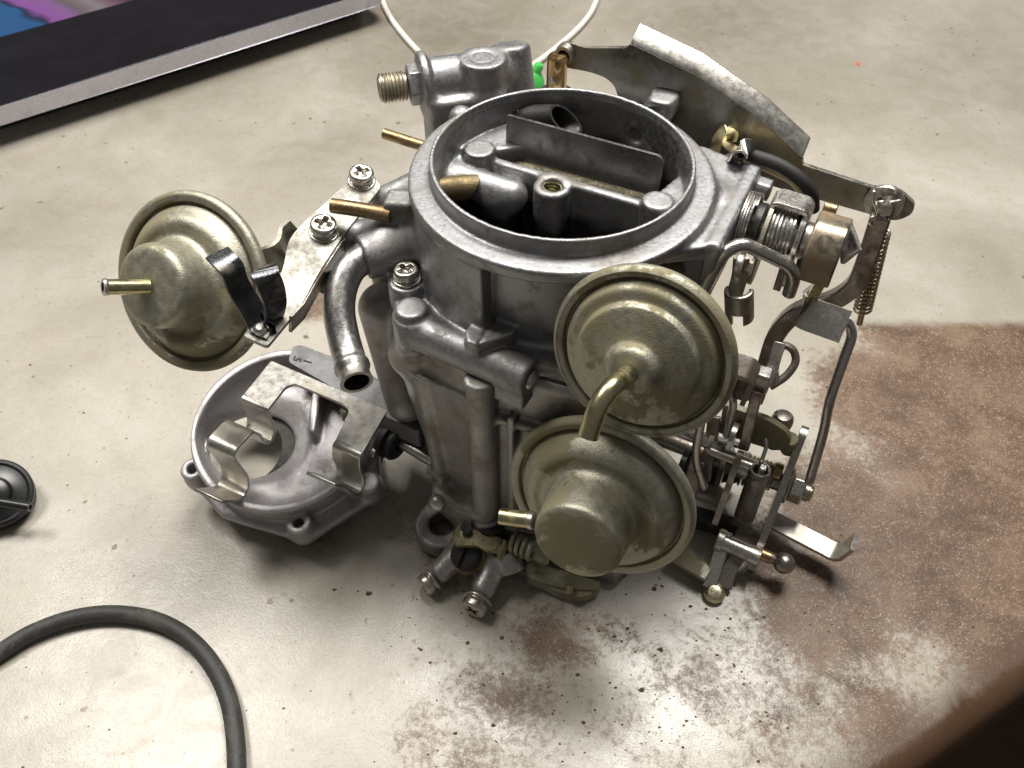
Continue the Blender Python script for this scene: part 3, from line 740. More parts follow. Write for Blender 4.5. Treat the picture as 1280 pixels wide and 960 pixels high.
# ---------------- diaphragm capsules
def capsule(px, py, depth, ratio, dx, dy, R, prof, label):
    c = D(px, py, depth); n = tilt(px, py, ratio, dx, dy)
    back = [(0, -7), (9, -7), (R * .62, -6), (R * .85, -3.2), (R * .9, -1.8), (R - 1.2, -1.6), (R - .3, -1.1), (R, 0.1), (R - .3, 1.3), (R - 1.2, 1.9)]
    o = part('diaphragm_capsule', lathe(back + prof, c, n, 96), 'gold', carb, ang=50, label=label)
    return o, c, n
def smooth_prof(pts, n=5): return [(max(p[0], 0), p[1]) for p in [tuple(q) for q in spline([np.array(p, float) for p in pts], n)]]
# left
pr = smooth_prof([(24.0, 1.9), (22.9, 1.7), (22.5, 1.3), (22.3, 0.1), (21.8, 0.0), (21.4, 0.9), (20.0, 2.4), (18.6, 4.3), (17.2, 5.2), (15.8, 5.3), (14.2, 4.9), (12.9, 5.3), (12.1, 6.8), (11.8, 9), (11.6, 13.6), (11.1, 15.4), (9.9, 16.4), (7, 16.7), (2.6, 16.8)]) + [(0, 16.8)]
capL, cL, nL = capsule(240, 353, 238, .755, -.99, .10, 25.6, pr, 'olive gold diaphragm capsule with stepped dome, left side')
tip = D(131, 359, 216)
b0 = cL + nL * 16.4 - RT * 0
part('nozzle', tube([b0 + (tip - b0) * 0, b0 + (tip - b0) * .5, tip], 2.1, 20, 1.3), 'gold_shiny', capL)
part('nozzle_lip', lathe([(1.3, -.6), (2.2, -.6), (2.35, 0), (2.1, .5), (1.3, .5)], tip, tip - b0, 20), 'sheet', capL)
# right, upper
pr = smooth_prof([(23.4, 1.9), (22.2, 1.7), (21.8, 1.3), (21.6, 0.0), (21.1, -.1), (20.7, 0.9), (19.9, 2.9), (19.0, 3.7), (17.0, 4.1), (16.4, 4.5), (15.9, 5.6), (15.1, 6.2), (11, 7.2), (8.6, 7.8), (7.4, 8.4), (6.8, 9.8), (6.2, 10.8), (5.2, 11.3), (4.2, 11.4), (2.9, 11.4)]) + [(0, 11.4)]
pr = [(r_ * .905, h_ * .905) for r_, h_ in pr]
capU, cU, nU = capsule(803, 442, 197, .845, -.58, .81, 22.4, pr, 'olive gold diaphragm capsule with bent nozzle, upper of the pair')
e0 = cU + nU * 10.0
elbow = spline([e0 - nU * 3, e0 + nU * 2, D(767, 482, 182), D(748, 508, 181), D(735, 546, 183)])
part('nozzle', tube(elbow, 2.3, 22, 1.6), 'gold_shiny', capU)
# right, lower
pr = smooth_prof([(25.4, 1.9), (24.2, 1.7), (23.8, 1.3), (23.6, 0.0), (23.1, 0.0), (22.7, 1.0), (21.4, 3.4), (19.4, 5.4), (17.6, 6.0), (15.8, 5.6), (14.2, 5.9), (13.1, 7.6), (12.6, 11), (12.2, 17.0), (11.9, 18.4), (11.4, 19.0), (10.6, 19.3)]) + [(6, 19.4), (0, 19.4)]
capB, cB, nB = capsule(750, 622, 232, .715, -.46, .888, 26.8, pr, 'olive gold diaphragm capsule with flat capped cup, lower of the pair')
k0 = cB + nB * 14 - RT * 11
part('nozzle', tube([D(664, 650, 224), D(645, 648, 225), D(625, 645, 226)], 2.3, 20, 1.6), 'gold_shiny', capB)
part('nozzle_collar', cyl(D(668, 651, 223), D(661, 650, 223.6), 2.5, 18), 'sheet', capB)
# brackets that carry the two right-hand capsules on the bowl
part('capsule_bracket', strip(rounded([cU - nU * 7, cU - nU * 9.5, P(40, -14, 84), P(36, -2, 82)], 5), ZZ, 12, 1.6), 'gold', carb, bevel=.3)
part('capsule_bracket', strip(rounded([cB - nB * 7, cB - nB * 10, P(38, -30, 42), P(34, -26, 40)], 5), ZZ, 14, 1.6), 'gold', carb, bevel=.3)
part('capsule_bolt', hexnut(D(838, 346, 222), ZZ, 4.0, 3.5), 'gold', carb, bevel=.2)
part('capsule_stem', cyl(cU - nU * 6, cU - nU * 16, 5, 24), 'gold', carb)
part('capsule_stem', cyl(cB - nB * 6, cB - nB * 15, 6, 24), 'gold', carb)

# ---------------- left mounting bracket with hose clips
def plane3(a, b_, c): n = unit(np.cross(b_ - a, c - a)); return a, (n if n[2] > 0 else -n)
bo, bn = plane3(Z(469, 226, 97.4), Z(420, 250, 97.4), Z(325, 425, 91))
def PLn(x, y, o=bo, n=bn):
    r = ray(x, y); return CAM + r * ((o - CAM) @ n) / (r @ n)
ol = [(469, 223), (477, 233), (431, 291), (397, 343), (379, 378), (363, 398), (334, 433), (304, 420), (330, 385), (348, 350), (354, 334), (361, 299), (376, 281), (434, 228), (446, 219)]
mb = part('mounting_bracket', plate(rloop([PLn(*p) for p in ol], [2, 2, 3, 6, 6, 6, 1, 1, 3, 3, 3, 3, 4, 4, 3]), -bn, 1.3), 'bracket', carb, bevel=.3, label='bright sheet bracket holding the left capsule')
part('bracket_flange', strip([PLn(430, 293) - bn * 4, PLn(396, 345) - bn * 4, PLn(378, 380) - bn * 3.2, PLn(362, 400) - bn * 2], bn, 6.0, 1.0), 'steel_brown', mb, bevel=.2)
screw(PLn(452, 226), bn, 1.02, mb, .2); screw(PLn(405, 290), bn, 1.05, mb, .9)
part('spacer', cyl(PLn(408, 318) - bn * 1.4, PLn(408, 318) - bn * 12, 5.5, 6), 'rubber', mb)
wd = unit([.62, .78, 0])
lf = [PLn(330, 412) + bn * .7, PLn(324, 406) + bn * .8, Z(315, 386, 96), Z(305, 370, 99), Z(296, 355, 103.5), Z(291, 336, 108.5), Z(281, 326, 110), Z(271, 316, 110.3)]
c1 = part('hose_clip', strip(rounded(lf, 2.2, 4), wd, [6.4] * len(rounded(lf, 2.2, 4)), .8), 'black_steel', mb, bevel=.15)
rf = [PLn(334, 408) + bn * 1.2, PLn(342, 404) + bn * .9, Z(345, 386, 97), Z(342, 364, 102), Z(334, 348, 107.5), Z(330, 339, 108.2), Z(334, 333, 107)]
c2 = part('hose_clip', strip(rounded(rf, 2.0, 4), wd, 6.8, .8), 'black_steel', mb, bevel=.15)
part('rivet', lathe([(0, 1.7), (1.0, 1.6), (1.7, 1.1), (1.9, .5), (1.9, 0)], PLn(326, 415) + bn * .8, bn, 20), 'sheet', mb)
part('clip_foot', plate([PLn(*p) + bn * .1 for p in ((312, 417), (334, 426), (342, 411), (322, 400))], bn, .8), 'sheet', mb, bevel=.2)
# strap between the left capsule and the bracket
st = rounded([cL - nL * 7.5 + VB * 2, Z(340, 325, 92), Z(352, 316, 94), Z(355, 301, 94), Z(372, 286, 96)], 2.5)
part('capsule_strap', strip(st, ZZ, 9, 1.3), 'gold', mb, bevel=.25)
part('capsule_stem', cyl(cL - nL * 6, cL - nL * 13, 6, 28), 'gold', capL)

# ---------------- bent outlet pipe, brass tubes
pp = spline([Z(466, 312, 91), Z(455, 322, 91), Z(438, 336, 90), Z(427, 360, 87.5), Z(424, 390, 84), Z(430, 424, 80), Z(438, 452, 77.6), Z(446, 478, 76.6)], 6)
rad = [4.45] * len(pp); K = len(pp)
for i, dr in ((-7, .0), (-6, .5), (-5, .55), (-4, -.05), (-3, -.15), (-2, -.1), (-1, .15)): rad[i] = 4.45 + dr
part('outlet_pipe', tube(pp, 4.45, 32, 3.55, rad), 'pipe', carb)
part('brass_tube', tube([Z(480, 167, 101), Z(505, 175, 100.5), Z(540, 186, 100)], 1.7, 18, 1.0), 'brass', carb)
part('brass_tube', tube([Z(415, 257, 102), Z(450, 262, 102), Z(489, 269, 102)], 2.15, 18, 1.3), 'brass', carb)
part('gallery_plug', lathe([(2.9, 0), (2.8, .5), (2.2, 1.1), (1.2, 1.5), (0, 1.6)], P(12.7, -43.5, 81.5), P(1, -.06, 0), 24), 'sheet', carb)
part('ball_plug', lathe([(3.0, -1), (3.0, .6), (2.4, 1.6), (1.3, 2.2), (0, 2.4)], P(-17, -50.8, 12.5), -VB + .3 * ZZ, 24), 'sheet', carb)
part('ball_plug', lathe([(2.0, -1), (2.0, .6), (1.3, 1.4), (0, 1.7)], P(8, -46, 14), -VB + .3 * ZZ, 20), 'sheet', carb)

# ---------------- fuel inlet at the back
fx = unit(Z(650, 88, 106) - Z(500, 108, 106)); fo = Z(500, 108, 106); fy = np.cross(ZZ, fx)
s = Sdf((-48, 30, 76), (10, 92, 122), 0.7)
q0, q1 = fo + fx * 7, fo + fx * 40
s.add(s.cyl(fo + fx * 6.5, fo + fx * 9.5, 10.0, rd=1))
s.add(s.cap(fo + fx * 12, fo + fx * 32, 7.8, 7.4), 2.0)
bx = fo + fx * 27 - fy * 3
s.add(s.cyl(bx - ZZ * 16, bx + ZZ * 8.0, 7.6, rd=.9), 1.0)
s.cut(s.cyl(bx + ZZ * 7.6, bx + ZZ * 12, 4.2, rd=.1), .4); s.add(s.cyl(bx + ZZ * 2, bx + ZZ * 7.8, 3.4, rd=.2), .3)
by = fo + fx * 38 + fy * 2
s.add(s.cyl(by - ZZ * 14 - fy * 3, by + ZZ * 7.0 + fy * 3, 8.0, 6.6, rd=1.6), 1.5)
s.add(s.box(fo + fx * 20 - ZZ * 13 - fy * 4, (13, 8, 12), math.atan2(fx[1], fx[0]), 2), 3)
s.add(s.cap(fo + fx * 24 - ZZ * 16 - fy * 6, np.array([-14, 34, 90]), 9), 5)
fi = part('fuel_inlet', s.mesh(None), 'zinc', carb, ang=0)
part('hex_fitting', hexnut(fo + fx * 2.6, fx, 6.6, 4.4), 'zinc', fi, bevel=.3)
part('threaded_stub', join(lathe([(2.6, 0), (2.6, -6.4), (3.2, -7), (4.1, -6.6), (4.2, -6), (4.2, 2)], fo, fx, 32), helix(fo - fx * 6.2, fo + fx * 1.8, 4.35, .42, 7, 6, 30)), 'zinc_gold', fi)

# ---------------- pump rod, boot and lever
pc = P(-18.8, 38, 0)
pb = part('pump_boot', lathe([(7.6, 104), (7.4, 109), (6.4, 111.5), (6.2, 113), (5.2, 114.2), (3.2, 114.8), (0, 114.8)], pc, ZZ, 32), 'rubber', carb)
part('pump_rod', lathe([(0, 106), (3.05, 106), (3.05, 125.2), (2.6, 125.8), (0, 125.8)], pc, ZZ, 28), 'brass_bright', carb, ang=30)
part('cross_pin', cyl(pc + ZZ * 119.3 - VB * 3.7, pc + ZZ * 119.3 + VB * 5.5, 1.05, 16), 'steel', carb)
PB = 41.5
lo_ = [(695, 60), (701, 54), (714, 54), (731, 60), (783, 60), (788, 55), (868, 93), (950, 150), (1003, 200), (1003, 206), (1094, 236), (1122, 236), (1144, 256), (1140, 268), (1120, 277), (1095, 270), (1000, 243), (930, 222), (860, 215), (790, 170), (772, 120), (768, 107), (757, 97), (734, 89), (708, 85), (697, 76)]
pl = part('pump_lever', plate(rloop([V(*p, PB) for p in lo_], [1, 2, 2, 3, 3, .5, 1, 1, .3, .3, 2, 3, 3, 3, 3, 3, 3, 5, 5, 5, 3, 2, 2, 3, 3, 2], 4), VB, 1.5), 'lever', carb, bevel=.3, label='flat pump lever with folded bright top edge')
te = [(788, 55), (868, 93), (950, 150), (1003, 199)]
fl_v, fl_f = [], []
for p in te:
    q = V(*p, PB)
    for w_, h_ in ((0, 0), (1.0, 1.4), (6.2, 3.5), (6.6, 2.6), (1.6, .5), (1.2, -.6)): fl_v.append(q + VB * w_ + ZZ * h_)
for i in range(3):
    for k in range(6): k2 = (k + 1) % 6; fl_f.append((i * 6 + k, i * 6 + k2, i * 6 + 6 + k2, i * 6 + 6 + k))
fl_f += [tuple(range(6))[::-1], tuple(18 + k for k in range(6))]
part('folded_edge', (fl_v, fl_f), 'sheet', pl, bevel=.3)
part('lever_bush', lathe([(1.8, -2.2), (2.8, -2.2), (3.0, 0), (1.8, 0)], V(708, 66, PB), VB, 20), 'sheet', pl)
pin = V(1112, 246, PB)
part('lever_pin', cyl(pin - VB * 7, pin + VB * 3, 2.0, 18), 'screw', pl)
part('washer', lathe([(2.1, -1.8), (5.2, -1.8), (5.4, -1.4), (5.4, -.8), (2.1, -.8)], V(1106, 250, PB), VB, 28), 'screw', pl)
cp = pin - VB * 5
part('cotter_pin', tube(spline([cp + UA * 3 + ZZ * 3, cp + UA * .5 + ZZ * 1.5, cp - UA * 2.6 + ZZ * .3, cp - UA * 1.2 - ZZ * 2.5 - VB, cp - UA * 2.6 - ZZ * 5 - VB, cp - UA * .8 - ZZ * 7, cp + UA * 1.2 - ZZ * 5, cp - UA * .4 - ZZ * 2.4, cp - UA * 3.2 + ZZ * .8 - VB * .8, cp - UA * 4.5 + ZZ * 4], 5), .55, 8), 'steel', pl)
# connecting bar, return spring
b3 = 38.0
bar = [V(1102, 268, b3), V(1090, 305, b3), V(1072, 355, b3), V(1045, 375, b3 - 1), V(995, 388, b3 - 3), V(970, 415, b3 - 5), V(955, 465, b3 - 8), V(944, 500, b3 - 10)]
part('connecting_bar', strip(rounded(bar, [0, 3, 8, 6, 9, 10, 3, 0], 5), VB, 4.2, 5.6), 'steel_brown', carb, bevel=.6)
sp0, sp1 = V(1101, 290, 43), V(1078, 388, 43)
part('return_spring', join(helix(sp0, sp1, 2.5, .42, 19), tube([sp0 - (sp1 - sp0) * .05, sp1 + (sp1 - sp0) * .2], 1.0, 10)), 'steel_gold', carb)

# ---------------- choke linkage on the right end
cb, cz = 13.0, 105.6
def C(a, r=0.0, t=0.0): return P(a, cb + r * math.cos(t), cz + r * math.sin(t))
def disc(a0, a1, r, mat, nm, ri=0.0, seg=48, label=None): return part(nm, lathe([(ri, 0), (r - .25, 0), (r, .25), (r, a1 - a0 - .25), (r - .25, a1 - a0), (ri, a1 - a0)], C(a0), UA, seg), mat, carb)
part('thermo_spring', helix(C(47.6), C(50.6), 8.4, .38, 4.3, 8, 40), 'steel', carb)
disc(46.5, 53.0, 6.6, 'zinc_dark', 'collar')
part('choke_lever', plate(rloop([P(54, cb - 9, cz - 13), P(54, cb - 3, cz - 15), P(54, cb + 9, cz - 3), P(54, cb + 8, cz + 8), P(54, cb - 2, cz + 9), P(54, cb - 9, cz + 3)], 4), UA, 1.2), 'gold', carb, bevel=.3)
part('choke_spring', helix(C(55.4), C(62.0), 6.8, .58, 6.2, 8, 32), 'steel', carb)
disc(55, 62.4, 5.4, 'steel_brown', 'spring_core')
part('stop_plate', plate(rloop([P(62.4, cb - 7, cz - 12), P(62.4, cb - 2, cz - 14), P(62.4, cb + 7, cz - 2), P(62.4, cb + 7, cz + 7), P(62.4, cb - 1, cz + 8.4), P(62.4, cb - 8, cz + 2)], 4), UA, 1.4), 'steel', carb, bevel=.3)
part('bridge_tab', strip(rounded([P(54.2, cb + 1, cz + 4), P(54.2, cb + 2, cz + 9.4), P(63.4, cb + 2, cz + 9.0), P(63.4, cb + 1, cz + 3)], 2, 5), VB, 7, 1.5), 'steel', carb, bevel=.35)
disc(64, 66, 5.0, 'steel', 'washer'); disc(66, 67.2, 4.0, 'steel', 'washer')
part('shaft_block', strip(rounded([P(70, cb + 7, cz + 4), P(70, cb - 1, cz + 6.0), P(70, cb - 5.6, cz + 2), P(70, cb - 6.4, cz - 7)], 2.5, 5), UA, 8.6, 3.0), 'sheet_brown', carb, bevel=.6)
part('block_screw', lathe([(0, 3.4), (2.2, 3.0), (3.6, 1.6), (4.1, 0), (4.1, -2)], P(68.5, cb - 2, cz - 6), -ZZ - .6 * VB, 24), 'gold', carb)
part('pointer', plate([P(73, cb + 9, cz + 3), P(78, cb + 4, cz - 1), P(75, cb + 1, cz - 5), P(73, cb + 6, cz - 3)], UA + .4 * VB, 1.3), 'steel', carb, bevel=.3)
part('copper_bush', cyl(P(66, cb + 10, cz + 4), P(69.5, cb + 10, cz + 4), 2.2, 18), 'brass', carb)
# wire with black sleeve and yellow insulation
part('wire_sleeve', tube(spline([Z(925, 190, 113.5), Z(945, 196, 114), Z(975, 207, 114), Z(1000, 224, 112), Z(1014, 243, 108), Z(1016, 262, 102)], 8), 1.9, 16), 'rubber', carb)
part('yellow_wire', tube(spline([Z(903, 172, 112), Z(912, 183, 112), Z(935, 198, 111.5), Z(965, 212, 111), Z(990, 225, 110), Z(1003, 240, 106)], 8), 1.25, 14), 'yellow_tube', carb)
part('wire_clamp', strip(rounded([Z(905, 196, 111), Z(918, 197, 113), Z(924, 184, 118), Z(938, 186, 117), Z(934, 200, 112)], 2.5, 5), unit(UA * .3 + VB), 5.5, .7), 'sheet', carb, bevel=.15)
part('wire_loop', strip(rounded([Z(893, 190, 110), Z(897, 172, 115), Z(905, 161, 118), Z(917, 165, 117), Z(914, 176, 113)], 2.0, 5), unit(UA + .4 * VB), 3.0, .6), 'gold_shiny', carb)
# pull rod and small levers
part('pull_rod', tube(rounded([D(860, 396, 218), Z(876, 368, 98), Z(905, 315, 110), Z(928, 304, 112), Z(987, 332, 106), Z(993, 348, 102), Z(985, 370, 96)], [0, 3, 6, 5, 5, 3, 0], 8), 1.75, 20, ch=.6), 'steel', carb)
part('roller_lever', strip(rounded([Z(927, 322, 104), Z(925, 345, 98), Z(917, 372, 91)], 2), unit(UA + .3 * VB), 4.2, 1.2), 'gold', carb, bevel=.2)
part('link_eye', lathe([(1.5, -1), (3.9, -1), (4.1, -.6), (4.1, .6), (3.9, 1), (1.5, 1)], Z(923, 334, 101), UA + .1 * VB, 28), 'steel', carb)
part('link_nut', hexnut(Z(931, 331, 101), UA, 2.3, 2.2), 'steel', carb)
ro = Z(924, 380, 90)
s = Sdf((-5, -5, -6), (5, 5, 6), .28)
s.add(s.cyl((0, 0, -5), (0, 0, 5), 3.9, rd=.4)); s.cut(s.cyl((0, 0, -6), (0, 0, 6), 2.6, rd=.1)); s.cut(s.box((0.4, -3, -4), (1.4, 4, 2.6), 0, .1)); s.cut(s.box((0, 4, 0), (6, 3, 9), 0, .1))
g = s.mesh(None); ax = unit(ZZ - .25 * RT + .1 * VB); e1, e2 = UA - ax * (UA @ ax), None; e1 = unit(e1); e2 = np.cross(ax, e1)
part('roller_sleeve', (ro + g[0][:, :1] * e1 + g[0][:, 1:2] * e2 + g[0][:, 2:] * ax, g[1]), 'sheet', carb, ang=0)
part('hook_lever', plate(rloop([P(61.4, 1, 106), P(61.4, 6, 106), P(61.4, 7, 101), P(61.4, 4, 95.5), P(61.4, 0, 97)], 3), UA, 1.8), 'steel_brown', carb, bevel=.4)
# fast idle link: gold strip, folded box, rod
part('link_strip', strip([Z(1040, 318, 99), Z(1030, 345, 91), Z(1012, 378, 81)], unit(UA + .3 * VB), 3.0, 1.2), 'sheet_gold', carb, bevel=.2)
bz = 80.0
lw = Z(1008, 376, 81) - Z(1000, 407, 75.5)
part('link_plate', strip(rounded([Z(1014, 388, 78.5) + VB * 6, Z(1000, 389, 78.5), Z(1057, 409, 78.5)], 3.2, 6), lw, 9.6, 1.3), 'link_grey', carb, bevel=.3)
part('idle_rod', tube(rounded([Z(1044, 405, 74), Z(1060, 402, 74), Z(1066, 418, 70), Z(1036, 502, 50), Z(1030, 540, 38), Z(1011, 604, 20)], [0, 3, 4, 8, 8, 0], 7), 1.55, 18, ch=.5), 'steel', carb)
part('rod_washer', lathe([(1.6, 0), (3.0, 0), (3.0, .8), (1.6, .8)], Z(1056, 402, 74.5), UA, 20), 'steel', carb)
# brown levers behind the upper capsule
part('guide_box', strip(rounded([Z(905, 452, 60), Z(938, 462, 60), Z(943, 470, 58), Z(930, 500, 50)], 2, 4), VB, 9, 1.6), 'steel_brown', carb, bevel=.3)
part('guide_box_side', plate(rloop([Z(906, 455, 59), Z(942, 463, 59), Z(934, 503, 47), Z(900, 493, 47)], .8), VB, 1.2), 'steel_brown', carb, bevel=.3)
part('stop_block', box(Z(953, 475, 52), UA, VB, ZZ, 2.6, 2.6, 4.0), 'steel', carb, bevel=.9, seg=3)
part('stop_arm', strip([Z(948, 488, 50), Z(943, 505, 45), Z(938, 525, 38), Z(930, 560, 26)], UA, 3.4, 3.0), 'steel_brown', carb, bevel=.4)
part('slot_link', tube(rounded([Z(970, 482, 48), Z(968, 455, 52), Z(978, 430, 56), Z(992, 436, 56), Z(996, 452, 53), Z(984, 470, 50), Z(962, 484, 47)], 3, 5), 1.3, 10), 'steel_brown', carb)
part('slot_link_cheek', strip([Z(975, 428, 58), Z(968, 452, 54), Z(958, 482, 48)], UA, 3.6, 1.0), 'steel', carb, bevel=.2)
# throttle shaft side
def TH(a, b_, z): return P(a, b_, z)
tb, tz = 9.5, 10.5
part('throttle_shaft', cyl(P(30, tb, tz), P(92, tb, tz), 3.2, 20), 'steel_brown', carb)
ao = [(904, 506), (964, 527), (984, 541), (989, 553), (976, 564), (960, 561), (898, 541)]
part('spring_arm', plate(rloop([V(*p, 10.5) for p in ao], [1, 4, 4, 4, 4, 2, 1]), VB, 2.2), 'gold', carb, bevel=.4)
part('stop_screw', join(lathe([(0, 5), (2.4, 4.6), (3.3, 3.6), (3.6, 2), (3.5, .4), (1.8, 0), (1.8, -12)], Z(976, 530, 31), ZZ, 24)), 'steel_brown', carb)
part('stop_sleeve', cyl(Z(988, 548, 30), Z(985, 562, 22), 2.6, 18), 'gold', carb)
h0, h1 = Z(951, 586, 28), Z(930, 646, 3)
part('throttle_spring', helix(h0, h1, 2.9, .52, 23, 8, 26), 'steel_brown', carb)
part('spring_core', cyl(h0 * .85 + h1 * .15, h1, 2.2, 16), 'rubber', carb)
part('spring_hook', tube(rounded([Z(957, 548, 32), Z(958, 560, 30), Z(952, 576, 27), Z(949, 590, 25)], 2), .7, 8), 'steel', carb)
lv = [(20, 31), (15, 30), (8, 20), (0, 12), (-6, 3), (-14, -6), (-16, -9), (-9, -10), (2, -6), (14, 0), (20, 10)]
part('throttle_lever', plate(rloop([P(82.0, b_, z_) for b_, z_ in lv], 4), UA, 2.4), 'lever_steel', carb, bevel=.6)
part('lever_washer', lathe([(0, 0), (6.3, 0), (6.5, .5), (6.3, 1.0), (0, 1.0)], P(84.5, tb, tz), UA, 36), 'lever_steel', carb)
part('throttle_nut', hexnut(P(85.6, tb, tz), UA, 5.2, 4.6, e1=ZZ), 'screw', carb, bevel=.3)
part('shaft_end', join(cyl(P(90, tb, tz), P(93, tb, tz), 2.6, 18), helix(P(90, tb, tz), P(93, tb, tz), 2.55, .3, 4, 6)), 'gold_shiny', carb)
part('copper_washer', cyl(P(78.5, tb, tz + 5), P(81.5, tb, tz + 5), 3.0, 18), 'brass', carb)
tabp = [Z(962, 647, -3), Z(1046, 692, -3), Z(1064, 664, 2)]
part('lever_tab', strip(rounded([Z(958, 646, -3), Z(1043, 690, -3), Z(1052, 690, -1) , Z(1052, 690, -1) + ZZ * 8 + UA * 2], 1.6, 5), VB, 7.0, 1.4), 'sheet', carb, bevel=.35)
s0, s1 = Z(903, 677, -1), Z(950, 698, -1)
part('pivot_sleeve', cyl(s0, s1, 2.9, 24), 'steel', carb)
part('sleeve_flange', cyl(s0 - UA * 2, s0 + UA * .5, 4.0, 24), 'steel', carb)
bl = Z(980, 704, -2)
part('ball_stud', lathe([(1.9, -12), (1.9, -4), (1.6, -3.2)] + [(3.55 * math.sin(t), -3.55 * math.cos(t)) for t in np.linspace(.5, math.pi, 14)], bl, UA, 28), 'steel_brown', carb)
part('stud_collar', cyl(bl - UA * 8, bl - UA * 4.4, 2.1, 18), 'brass', carb)
part('link_arm', strip(rounded([Z(908, 664, 1), Z(900, 690, -3), Z(886, 735, -9)], 3), UA, 4.6, 1.6), 'steel', carb, bevel=.4)
part('link_arm', strip(rounded([Z(925, 690, -3), Z(910, 715, -7), Z(905, 735, -10)], 3), UA, 5, 2), 'steel_brown', carb, bevel=.4)
part('idle_bar', strip([Z(836, 690, -6), Z(886, 718, -6)], VB, 6, 1.6), 'gold', carb, bevel=.3)
part('foot_screw', lathe([(0, 1.8), (2.2, 1.5), (3.4, .6), (3.6, 0), (3.2, -1.6), (0, -1.6)], Z(893, 741, -9.6), ZZ - .3 * VB, 24), 'sheet_gold', carb)
part('cam_plate', plate(rloop([P(66, 6, 24), P(66, 0, 30), P(66, -4, 24), P(66, -7, 12), P(66, -12, 2), P(66, -8, 2), P(66, 2, 12)], 2.5), UA, 2.0), 'steel_brown', carb, bevel=.5)
part('torsion_spring', helix(P(70, tb, tz), P(79, tb, tz), 5.2, .6, 6.5), 'steel_gold', carb)
part('shaft_washer', lathe([(0, 0), (6.0, 0), (6.2, .4), (6.0, .9), (0, .9)], P(69, tb, tz), UA, 32), 'steel', carb)
part('kick_lever', plate(rloop([P(62, 14, 26), P(62, 8, 34), P(62, 2, 33), P(62, 0, 20), P(62, 4, 2), P(62, 10, 0), P(62, 15, 10)], 3), UA, 1.8), 'steel', carb, bevel=.4)
part('kick_lever', plate(rloop([P(56, 16, 22), P(56, 8, 30), P(56, 0, 28), P(56, -8, 12), P(56, -10, 2), P(56, -4, -2), P(56, 12, 4)], 3), UA, 1.8), 'steel_brown', carb, bevel=.4)
part('stop_stud', cyl(P(56, 0, 25), P(72, 0, 25), 1.6, 14), 'steel', carb)
part('adjuster_nut', hexnut(P(74, 0, 25), UA, 3.0, 2.4), 'screw', carb, bevel=.2)
part('secondary_rod', tube(rounded([Z(884, 470, 60), Z(878, 520, 44), Z(868, 570, 28), Z(880, 610, 14)], 6, 6), 1.4, 14), 'steel', carb)
part('secondary_lever', plate(rloop([P(50, 4, 20), P(50, -6, 24), P(50, -14, 14), P(50, -12, 2), P(50, 4, 4)], 4), UA, 2.0), 'zinc_dark', carb, bevel=.4)
part('backing_plate', plate(rloop([V(*p, 15) for p in ((862, 540), (930, 560), (922, 606), (900, 602), (892, 622), (856, 606))], 3), VB, 2), 'zinc_dark', carb, bevel=.4)
part('choke_cam', plate(rloop([V(*p, 12) for p in ((900, 560), (936, 570), (940, 590), (918, 598), (898, 588))], 4), VB, 2), 'steel', carb, bevel=.4)
part('cross_link', tube(rounded([V(872, 470, 2), V(905, 478, 2), V(918, 500, 2), V(908, 545, 4)], 4, 6), 1.3, 14), 'steel', carb)
part('cam_boss', cyl(P(67, 2, 21), P(74, 2, 21), 3.4, 20), 'steel', carb)
part('shift_lever', strip([Z(893, 520, 34), Z(888, 560, 24), Z(880, 600, 14)], UA, 4, 2.2), 'steel_brown', carb, bevel=.4)
part('shift_lever', strip([Z(872, 575, 22), Z(862, 610, 12), Z(856, 640, 4)], UA, 5, 2.2), 'steel_brown', carb, bevel=.4)
part('base_plate_end', plate(rloop([Z(862, 636, -8), Z(925, 655, -8), Z(915, 675, -8), Z(850, 655, -8)], 1), ZZ, 3), 'zinc_dark', carb, bevel=.4)
part('vacuum_pipe', tube([Z(840, 535, 30), Z(872, 548, 28), Z(905, 562, 24)], 2.0, 16), 'steel', carb)

# ---------------- idle mixture group under the front
def boss(px0, z0, px1, z1, r, nm='idle_boss', mat='zinc_bright'): return cyl(Z(*px0, z0), Z(*px1, z1), r, 24, .5)
ib = part('idle_body', join(), 'zinc', carb) if False else None
s = Sdf((-40, -82, -12), (24, -30, 12), .55)
def zl(x, y, z): return Z(x, y, z)
s.add(s.cap(zl(575, 690, -2), zl(551, 714, -5.5), 4.4, 4.0))
s.add(s.cap(zl(620, 700, -3), zl(604, 735, -6), 4.8, 4.3), 4)
s.add(s.cap(zl(590, 695, -5), zl(625, 690, -3), 5.5, 5.5), 4)
s.add(s.cyl(zl(632, 690, 1), zl(641, 716, -3), 4.6), 1.5)
s.add(s.cap(zl(590, 685, -6), zl(610, 650, -4), 7, 8), 4)
ib = part('idle_body', s.mesh(None), 'zinc_bright', carb, ang=0)
d1 = unit(zl(551, 714, -5.5) - zl(575, 690, -2)); d2 = unit(zl(604, 735, -6) - zl(620, 700, -3))
screw(zl(549, 716, -5.4) + d1 * 3.0, d1 + .25 * ZZ, 1.05, ib, .4); screw(zl(603, 738, -5.8) + d2 * 3.2, d2 + .25 * ZZ, 1.2, ib, .1)
io = zl(584, 694, 1); im = unit(ZZ * .9 - VB * .5)
part('seal_washer', lathe([(0, -1.2), (6.0, -1.2), (6.4, -.6), (6.0, 0), (0, 0)], io, im, 32), 'brass', ib)
s = Sdf((-6, -6, -1), (6, 6, 5), .3); s.add(s.cyl((0, 0, 0), (0, 0, 3.6), 5.2, 5.0, rd=1.4)); s.cut(s.box((0, 0, 4), (.5, 7, 1.6), 0, .1))
g = s.mesh(None); e1, e2 = perp(im)
part('slotted_plug', (io + g[0][:, :1] * e1 + g[0][:, 1:2] * e2 + g[0][:, 2:] * im, g[1]), 'rubber', ib, ang=0)
